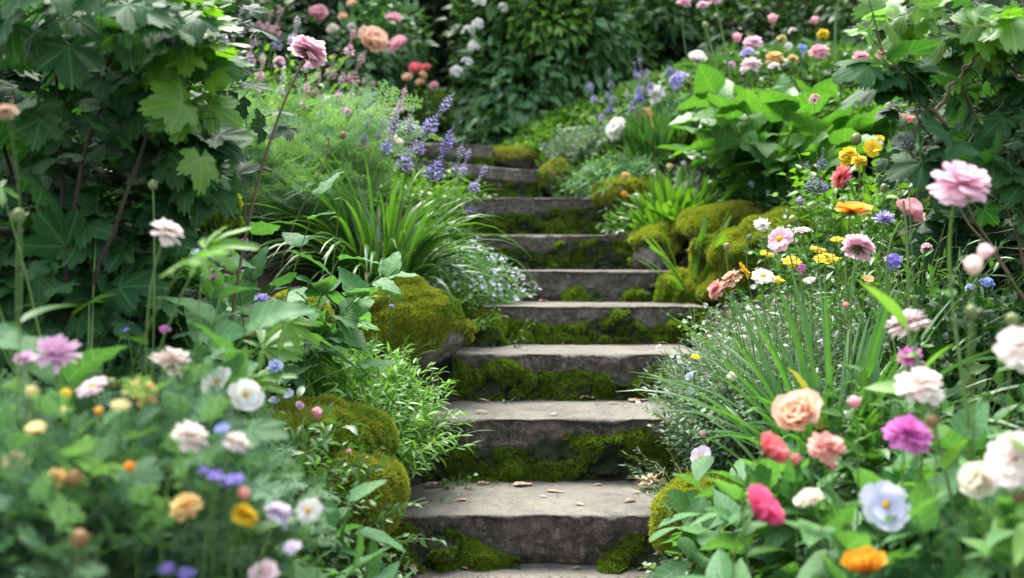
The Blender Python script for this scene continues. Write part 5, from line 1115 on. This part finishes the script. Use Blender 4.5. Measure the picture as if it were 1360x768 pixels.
 ('simple', 1352, 102, 3.4, 24, 'apricot', 'amber bloom against the dark leaves at the right edge', 'half', -10, {}),
 ('bud', 1293, 352, 1.75, 28, 'blush', 'blush bud, lower of two in the right foreground', 'half', -10, {}),
 ('bud', 1308, 334, 1.75, 22, 'palepink', 'pale pink bud, upper of two in the right foreground', 'half', -2, {}),
 ('pompom', 1205, 431, 2.0, 58, 'palepink', 'ruffled pale pink bloom left of the tall leafy stem', 'Lean', -14, {}),
 ('thistle', 1208, 477, 2.1, 33, 'magenta', 'small magenta purple bloom under the ruffled pale pink one', 'half', -10, {}),
 ('pompom', 1222, 512, 1.85, 62, 'blush', 'pale peach double bloom in the right foreground', 'half', -14, {}),
 ('pompom', 1206, 577, 1.8, 60, 'magenta', 'large magenta purple bloom in the right foreground', 'half', -6, {}),
 ('rose', 1062, 553, 2.05, 66, 'peach', 'orange peach rose-like bloom in the right foreground', 'camL', -24, {}),
 ('pompom', 1097, 593, 1.9, 48, 'salmon', 'flat salmon pink bloom below the orange peach one', 'half', -14, {}),
 ('cup', 1017, 603, 2.0, 50, 'coral', 'coral red cupped bloom left of the salmon one', 'R', -14, {}),
 ('cup', 1005, 685, 1.75, 62, 'hotpink', 'hot pink cupped bloom near the bottom right of the steps', 'R', -26, {}),
 ('rose', 1078, 668, 1.8, 40, 'cream', 'cream rose-like bud right of the hot pink bloom', 'Lean', -26, {}),
 ('simple', 1176, 671, 1.8, 68, 'paleblue', 'large pale blue open flower near the bottom right', 'cam', -10, {}),
 ('rose', 1302, 641, 1.65, 52, 'cream', 'cream double bloom near the lower right corner', 'camL', 4, {}),
 ('pompom', 1350, 612, 1.6, 80, 'blush', 'large blush bloom at the right edge', 'camL', 6, {}),
 ('pompom', 1356, 462, 1.7, 64, 'blush', 'peach blush bloom cut by the right edge, higher one', 'camL', 6, {}),
 ('cup', 1148, 760, 1.6, 56, 'orange', 'orange bloom at the bottom edge on the right', 'up', -4, {}),
 ('bud', 1135, 534, 2.05, 19, 'rosepink', 'pinkish tan bud right of the orange peach bloom', 'up', -6, {}),
 ('bud', 1238, 560, 1.8, 19, 'seed', 'tan bud right of the large magenta bloom', 'up', -10, {}),
 ('bud', 1290, 414, 1.75, 20, 'bud', 'green bud on the tall leafy stem side', 'up', -8, {}),
 ('bud', 1344, 425, 1.75, 20, 'bud', 'olive bud left above the cut peach blush bloom', 'up', 4, {}),
 ('bud', 1352, 662, 1.6, 18, 'seed', 'tan bud under the large blush bloom', 'up', 4, {}),
 ('bud', 1057, 610, 2.0, 18, 'salmon', 'small salmon bud between coral and flat salmon blooms', 'half', -8, {}),
 ('bud', 1106, 620, 1.9, 12, 'salmon', 'tiny salmon bud under the flat salmon bloom', 'half', -8, {}),
 ('bud', 1123, 405, 2.8, 9, 'salmon', 'tiny peach bud among the upright blades', 'up', -4, {}),
 ('bud', 972, 500, 3.0, 14, 'cream', 'cream bud on a slanting stem over the silvery mound', 'Lean', -60, {}),
 ('daisy', 924, 474, 3.35, 13, 'yellow', 'tiny yellow flower on the silvery mound', 'half', -6, {}),
 ('simple', 932, 607, 2.85, 32, 'palelilac', 'pale lilac open flower right of the heap of brown leaves', 'camL', -30, {}),
 ('bud', 934, 577, 2.9, 11, 'magenta', 'tiny magenta bud above the pale lilac flower', 'Lean', -30, {}),
 ('simple', 916, 500, 3.3, 13, 'lightblue', 'pale blue flower on the silvery mound, upper of two', 'camL', -4, {}),
 ('simple', 918, 520, 3.3, 12, 'lightblue', 'pale blue flower on the silvery mound, lower of two', 'camL', -4, {}),
 ('simple', 937, 502, 3.3, 12, 'palelilac', 'pale lilac flower right of the pale blue pair', 'half', -4, {}),
 ('daisy', 1112, 318, 3.7, 18, 'yellow', 'small yellow daisy left of the dark-calyxed pink bloom', 'half', -4, {}),
 ('daisy', 1032, 372, 3.3, 20, 'yellow', 'yellow daisy low among the silvery leaves', 'half', -6, {}),
 ('daisy', 1075, 372, 3.2, 17, 'palepink', 'small pale pink daisy low between the yellow daisies', 'half', -6, {}),
 ('pompom', 1222, 230, 3.6, 22, 'rosepink', 'small rose pink bloom beside the slate-blue spike', 'half', -4, {}),
 ('simple', 1178, 222, 4.0, 18, 'yellow', 'yellow bloom lowest right of the yellow group', 'half', -4, {}),
 ('umbel', 1230, 330, 2.9, 18, 'pink', 'small pink cluster between the dusty pink and largest pink blooms', 'half', -4, {}),
 ('simple', 1152, 372, 2.9, 17, 'apricot', 'small apricot flower among the upright blades', 'half', -4, {}),
 # right back bank
 ('rose', 822, 173, 6.7, 32, 'white', 'cream white rose-like bloom beside the grey mound at the back', 'camL', -8, {}),
 ('umbel', 859, 151, 6.9, 20, 'apricot', 'apricot bloom right of the cream white one at the back', 'half', -3, {}),
 ('umbel', 871, 125, 7.0, 30, 'white', 'flat white cluster among the lavender spikes', 'half', -3, {}),
 ('umbel', 903, 108, 7.0, 34, 'lavender', 'wide lavender cluster right of the flat white one', 'half', -3, {}),
 ('simple', 951, 116, 6.3, 24, 'orange', 'bright orange bloom before the dark background', 'cam', -8, {}),
 ('rose', 926, 80, 6.6, 26, 'white', 'white globe bloom on a leaning stem at the back', 'half', -22, {}),
 ('bud', 933, 94, 6.6, 11, 'paleyellow', 'pale green bud under the white globe bloom', 'up', -20, {}),
 ('bud', 937, 34, 6.4, 11, 'bud', 'green bud on a tall thick stem at the back right', 'up', -36, dict(stem_r=.007)),
 ('pompom', 908, 3, 6.6, 20, 'pink', 'pink bloom at the top edge, left of the tall stems', 'half', -20, {}),
 ('pompom', 933, 7, 6.5, 16, 'pink', 'small pink bloom at the top edge beside the tall stems', 'half', -24, {}),
 ('pompom', 950, 0, 6.4, 20, 'pink', 'pink bloom atop the tallest pale stem', 'half', -30, dict(stem_r=.007)),
 ('bud', 979, 50, 6.7, 14, 'rosepink', 'upright pink bud at the back right', 'up', -2, {}),
 ('pompom', 1000, 57, 6.7, 26, 'pink', 'soft pink bloom above the lavender one at the back right', 'half', -2, {}),
 ('umbel', 993, 74, 6.6, 26, 'lavender', 'lavender cluster beside the pink blooms at the back right', 'half', -2, {}),
 ('pompom', 998, 87, 6.4, 30, 'palepink', 'pale pink bloom below the lavender cluster', 'half', -2, {}),
 ('umbel', 972, 87, 6.6, 14, 'lilacpink', 'small lilac bloom left of the pale pink one', 'half', -2, {}),
 ('pompom', 1028, 77, 6.6, 26, 'apricot', 'yellow apricot bloom at the back right', 'half', -2, {}),
 ('umbel', 1053, 80, 6.6, 18, 'apricot', 'small apricot cluster right of the yellow apricot bloom', 'half', -2, {}),
 ('umbel', 1028, 91, 6.4, 20, 'blush', 'blush cluster under the yellow apricot bloom', 'half', -2, {}),
 ('pompom', 1088, 69, 6.5, 28, 'rosepink', 'rose pink bloom above the broad leaves', 'half', -2, {}),
 ('umbel', 1065, 66, 6.9, 17, 'blue', 'blue cluster left of the rose pink bloom', 'half', -2, {}),
 ('umbel', 1052, 42, 7.2, 13, 'white', 'white pair of blooms high at the back right', 'half', -2, {}),
 ('umbel', 1038, 53, 7.2, 16, 'paleyellow', 'pale yellow bloom by the white pair', 'half', -2, {}),
 ('umbel', 1047, 62, 7.0, 14, 'white', 'dim white bloom under the pale yellow one', 'half', -2, {}),
 ('pompom', 1093, 45, 7.0, 17, 'yellow', 'clear yellow bloom high at the back right', 'half', -2, {}),
 ('bud', 1026, 25, 7.0, 15, 'rosepink', 'pink bud high at the back right, left one', 'up', -2, {}),
 ('bud', 1082, 27, 7.0, 12, 'rosepink', 'pink bud high at the back right, right one', 'up', -2, {}),
 ('bud', 1115, 0, 6.0, 8, 'bud', 'tall pale green stem rising to the top edge at the right', 'up', -4, dict(stem_r=.007)),
 ('pompom', 1143, 76, 5.6, 22, 'rosepink', 'rose pink bloom just left of the long right branch', 'half', -2, {}),
 ('pompom', 1172, 72, 5.6, 18, 'rosepink', 'rose pink bloom partly behind the long right branch', 'half', -2, {}),
 ('umbel', 1180, 108, 5.6, 13, 'coral', 'coral dot bloom under the right shrub leaves', 'half', -2, {}),
 ('umbel', 829, 258, 6.0, 11, 'orange', 'small orange bloom at the right end of the seventh step', 'cam', -2, {}),
 ('umbel', 831, 234, 6.1, 14, 'apricot', 'amber bloom above the small orange one', 'cam', -2, {}),
 ('umbel', 868, 229, 6.0, 11, 'cream', 'cream dot bloom at the top of the paddle leaves', 'half', -2, {}),
 ('umbel', 889, 222, 6.0, 12, 'paleyellow', 'yellow dot bloom at the top of the paddle leaves', 'half', -2, {}),
 ('umbel', 845, 260, 5.9, 9, 'white', 'white dot bloom left of the paddle leaves', 'half', -2, {}),
 ('umbel', 908, 217, 6.0, 9, 'white', 'white dot bloom right of the yellow dot one', 'half', -2, {}),
 ('umbel', 949, 195, 5.5, 11, 'rosepink', 'tiny pink bloom on the broad leaf clump', 'half', -2, {}),
 ('umbel', 988, 228, 5.6, 12, 'palelilac', 'pale lilac bloom, highest of three beneath the broad leaves', 'half', -2, {}),
 ('umbel', 998, 245, 5.5, 11, 'paleblue', 'pale lilac blue bloom, middle of three beneath the broad leaves', 'half', -2, {}),
 ('umbel', 1020, 256, 5.5, 10, 'palelilac', 'pale lilac bloom, lowest of three beneath the broad leaves', 'half', -2, {}),
]
for (kind, px, py, d, D, colr, lab, tilt, rdx, kw) in FL:
    kw = dict(kw)
    if px < 450 and py > 555 and d < 2.4: d = min(d, 1.7 if px > 395 else 1.55)
    grp = GL if px < 520 and d < 3.95 else GR if px > 880 and d < 5 else GB if px > 700 else 'blooms scattered on the upper left bank'
    if colr in ('bud', 'seed') : pass
    flower(kind, px, py, d, D*.95, colr, lab, tilt, rdx, group=grp, leaves=2 if (d < 2.4 and kind != 'bud') else 0, **kw)
# spikes: tip, where the florets start, distance, width px, colour, label, offset of the root
SP = [
 ((603, 166), (572, 242), 4.35, 30, 'violet', 'longest violet-blue spike, in front of the upper steps', 44),
 ((604, 122), (566, 176), 4.3, 24, 'lavender', 'lavender-blue spike leaning right above the longest violet one', 26),
 ((552, 186), (532, 228), 4.3, 28, 'lavender', 'short lilac-purple spike left of the longest violet one', 52),
 ((526, 170), (510, 204), 4.3, 20, 'violet', 'thin violet spike between grey ones on the left', 34),
 ((547, 140), (543, 178), 4.3, 18, 'greylilac', 'grey spike fading to mauve behind the lilac-purple one', 16),
 ((536, 124), (520, 172), 4.3, 20, 'greylilac', 'grey-green budded spike at the left of the group', 18),
 ((617, 180), (604, 236), 4.3, 18, 'greylilac', 'grey and pale violet spike right of the longest violet one', 22),
 ((646, 220), (626, 256), 4.3, 18, 'lavender', 'small lavender spike furthest right over the sixth step', 60),
 ((638, 276), (618, 282), 4.3, 14, 'violet', 'low violet spray at the left end of the seventh step', 10),
 ((486, 66), (464, 114), 6.0, 24, 'dustypink', 'mauve pink spike below the peach rose', 16),
 ((374, 10), (364, 50), 6.2, 22, 'dustypink', 'tall mauve spike left of the long-stemmed double flower', 10),
 ((360, 14), (354, 44), 6.4, 18, 'dustypink', 'mauve spike, second from the left at the top', 6),
 ((346, 22), (344, 40), 6.5, 16, 'dustypink', 'short mauve spike at the left of the top group', 4),
 ((444, 72), (438, 106), 6.2, 22, 'dustypink', 'mauve pink spike just right of the long-stemmed flower', 6),
 ((484, 104), (478, 128), 6.0, 14, 'pink', 'slim pink spike by the feathery plants', 8),
 ((497, 108), (488, 132), 6.1, 14, 'dustypink', 'slim brownish pink spike by the feathery plants', 6),
 ((515, 118), (510, 146), 6.1, 13, 'dustypink', 'slim lilac spike at the right of the feathery plants', 6),
 ((503, 128), (492, 160), 5.9, 24, 'lilacpink', 'loose magenta pink cluster spike at the right of the feathery plants', 6),
 ((372, 46), (366, 66), 6.2, 22, 'lavender', 'lavender cluster spike under the tall mauve one', 2),
 ((470, 40), (462, 76), 5.6, 17, 'pink', 'slim pink spike rising left of the peach rose', 10),
 ((456, 96), (448, 138), 5.3, 18, 'lilacpink', 'lilac pink spike standing in the feathery foliage', 8),
 ((424, 96), (418, 132), 5.4, 16, 'dustypink', 'mauve spike directly behind the long brown flower stem', 6),
 ((396, 22), (388, 62), 5.8, 18, 'palelilac', 'pale lilac spike left of the long-stemmed double flower', 6),
 ((338, 44), (330, 88), 5.3, 18, 'lilacpink', 'lilac pink spike over the bright bush at the upper left', 6),
 ((528, 138), (518, 182), 5.0, 17, 'palelilac', 'pale lilac spike among the blue ones on the left bank', 10),
 ((566, 160), (556, 206), 4.6, 17, 'lavender', 'slim lavender spike between the lilac-purple and the longest violet one', 26),
 ((625, 196), (612, 232), 4.6, 15, 'lavender', 'slim lavender spike above the sixth step', 36),
 ((410, 100), (402, 146), 5.0, 15, 'pink', 'slim pink spike rising through the left of the feathery foliage', 6),
 ((432, 120), (424, 160), 5.0, 14, 'palelilac', 'pale lilac spike in the middle of the feathery foliage', 8),
 ((470, 108), (460, 156), 5.0, 15, 'lilacpink', 'lilac pink spike in the feathery foliage below the mauve pink one', 10),
 ((492, 150), (482, 192), 4.8, 14, 'lavender', 'slim lavender spike at the left of the blue group', 14),
 ((512, 146), (502, 186), 4.8, 13, 'greylilac', 'slim grey lilac spike behind the thin violet one', 14),
 ((350, 70), (344, 108), 5.1, 15, 'pink', 'pink spike rising from the feathery foliage beside the left shrub', 4),
 ((378, 92), (372, 128), 5.1, 13, 'palelilac', 'pale lilac spike under the pink double flower', 4),
 ((540, 112), (530, 150), 5.2, 14, 'pink', 'slim pink spike behind the grey mauve ones', 12),
 ((300, 20), (288, 62), 5.6, 30, 'palelilac', 'pale lilac spike glimpsed behind the left shrub leaves', 4),
 ((322, 8), (312, 50), 5.6, 26, 'palelilac', 'pale mauve spike right of the lilac one behind the shrub', 4),
 ((276, 40), (280, 76), 5.5, 22, 'palepink', 'pale pink spike lowest behind the left shrub leaves', 4),
 ((1094, 196), (1090, 226), 3.0, 18, 'greyblue', 'grey-blue budded spike on a thin stem, shorter of the pair', -22),
 ((1070, 216), (1084, 258), 3.0, 26, 'greyblue', 'grey-blue branching spike left of the shorter one', -38),
 ((1088, 238), (1094, 256), 3.0, 20, 'violet', 'violet spike just under the grey-blue branching one', -30),
 ((1202, 162), (1204, 198), 2.6, 22, 'greyblue', 'tall slate-blue spike before the right shrub', -18),
 ((783, 108), (790, 138), 7.0, 14, 'lavender', 'lavender spike, leftmost slim one at the back', -6),
 ((808, 92), (816, 140), 7.0, 16, 'greylilac', 'mauve grey spike at the back left of the pale bloom', -8),
 ((848, 68), (856, 128), 7.0, 16, 'greylilac', 'tallest pale grey spike at the back', -4),
 ((842, 82), (850, 126), 7.1, 16, 'lavender', 'lavender spike directly left of the tallest grey one', -4),
 ((858, 92), (866, 120), 6.9, 14, 'lavender', 'lavender spike directly right of the tallest grey one', -4),
 ((887, 82), (890, 100), 7.1, 15, 'violet', 'deep violet spike above the wide lavender cluster', -4),
 ((806, 122), (812, 152), 6.9, 15, 'violet', 'deep violet short spike before the dark shrub', -4),
 ((832, 118), (840, 150), 6.8, 14, 'lavender', 'lavender short spike above the apricot bloom', -4),
 ((796, 144), (800, 162), 6.9, 14, 'lavender', 'low pale lavender spike above the grey mound', -4),
 ((780, 108), (782, 118), 7.3, 8, 'lavender', 'tiny lavender tip at the far left of the back spikes', -4),
 ((846, 118), (850, 138), 6.9, 22, 'violet', 'loose violet spray left of the flat white cluster', -4),
 ((930, 112), (932, 128), 7.1, 11, 'violet', 'small violet spike left of the bright orange bloom', -4),
]
for tip, bot, d, wd, colr, lab, rdx in SP:
    x0 = bot[0]-rdx
    flower('spike', tip[0], tip[1], d, wd*(.88 if d < 6 else .75), colr, lab, 'up', tip[0]-x0, group=GS if tip[0] < 700 else 'flower spikes on the right bank', gcol='grey' if 'grey' in lab or 'mauve' in lab else 'calyx', py2=bot)
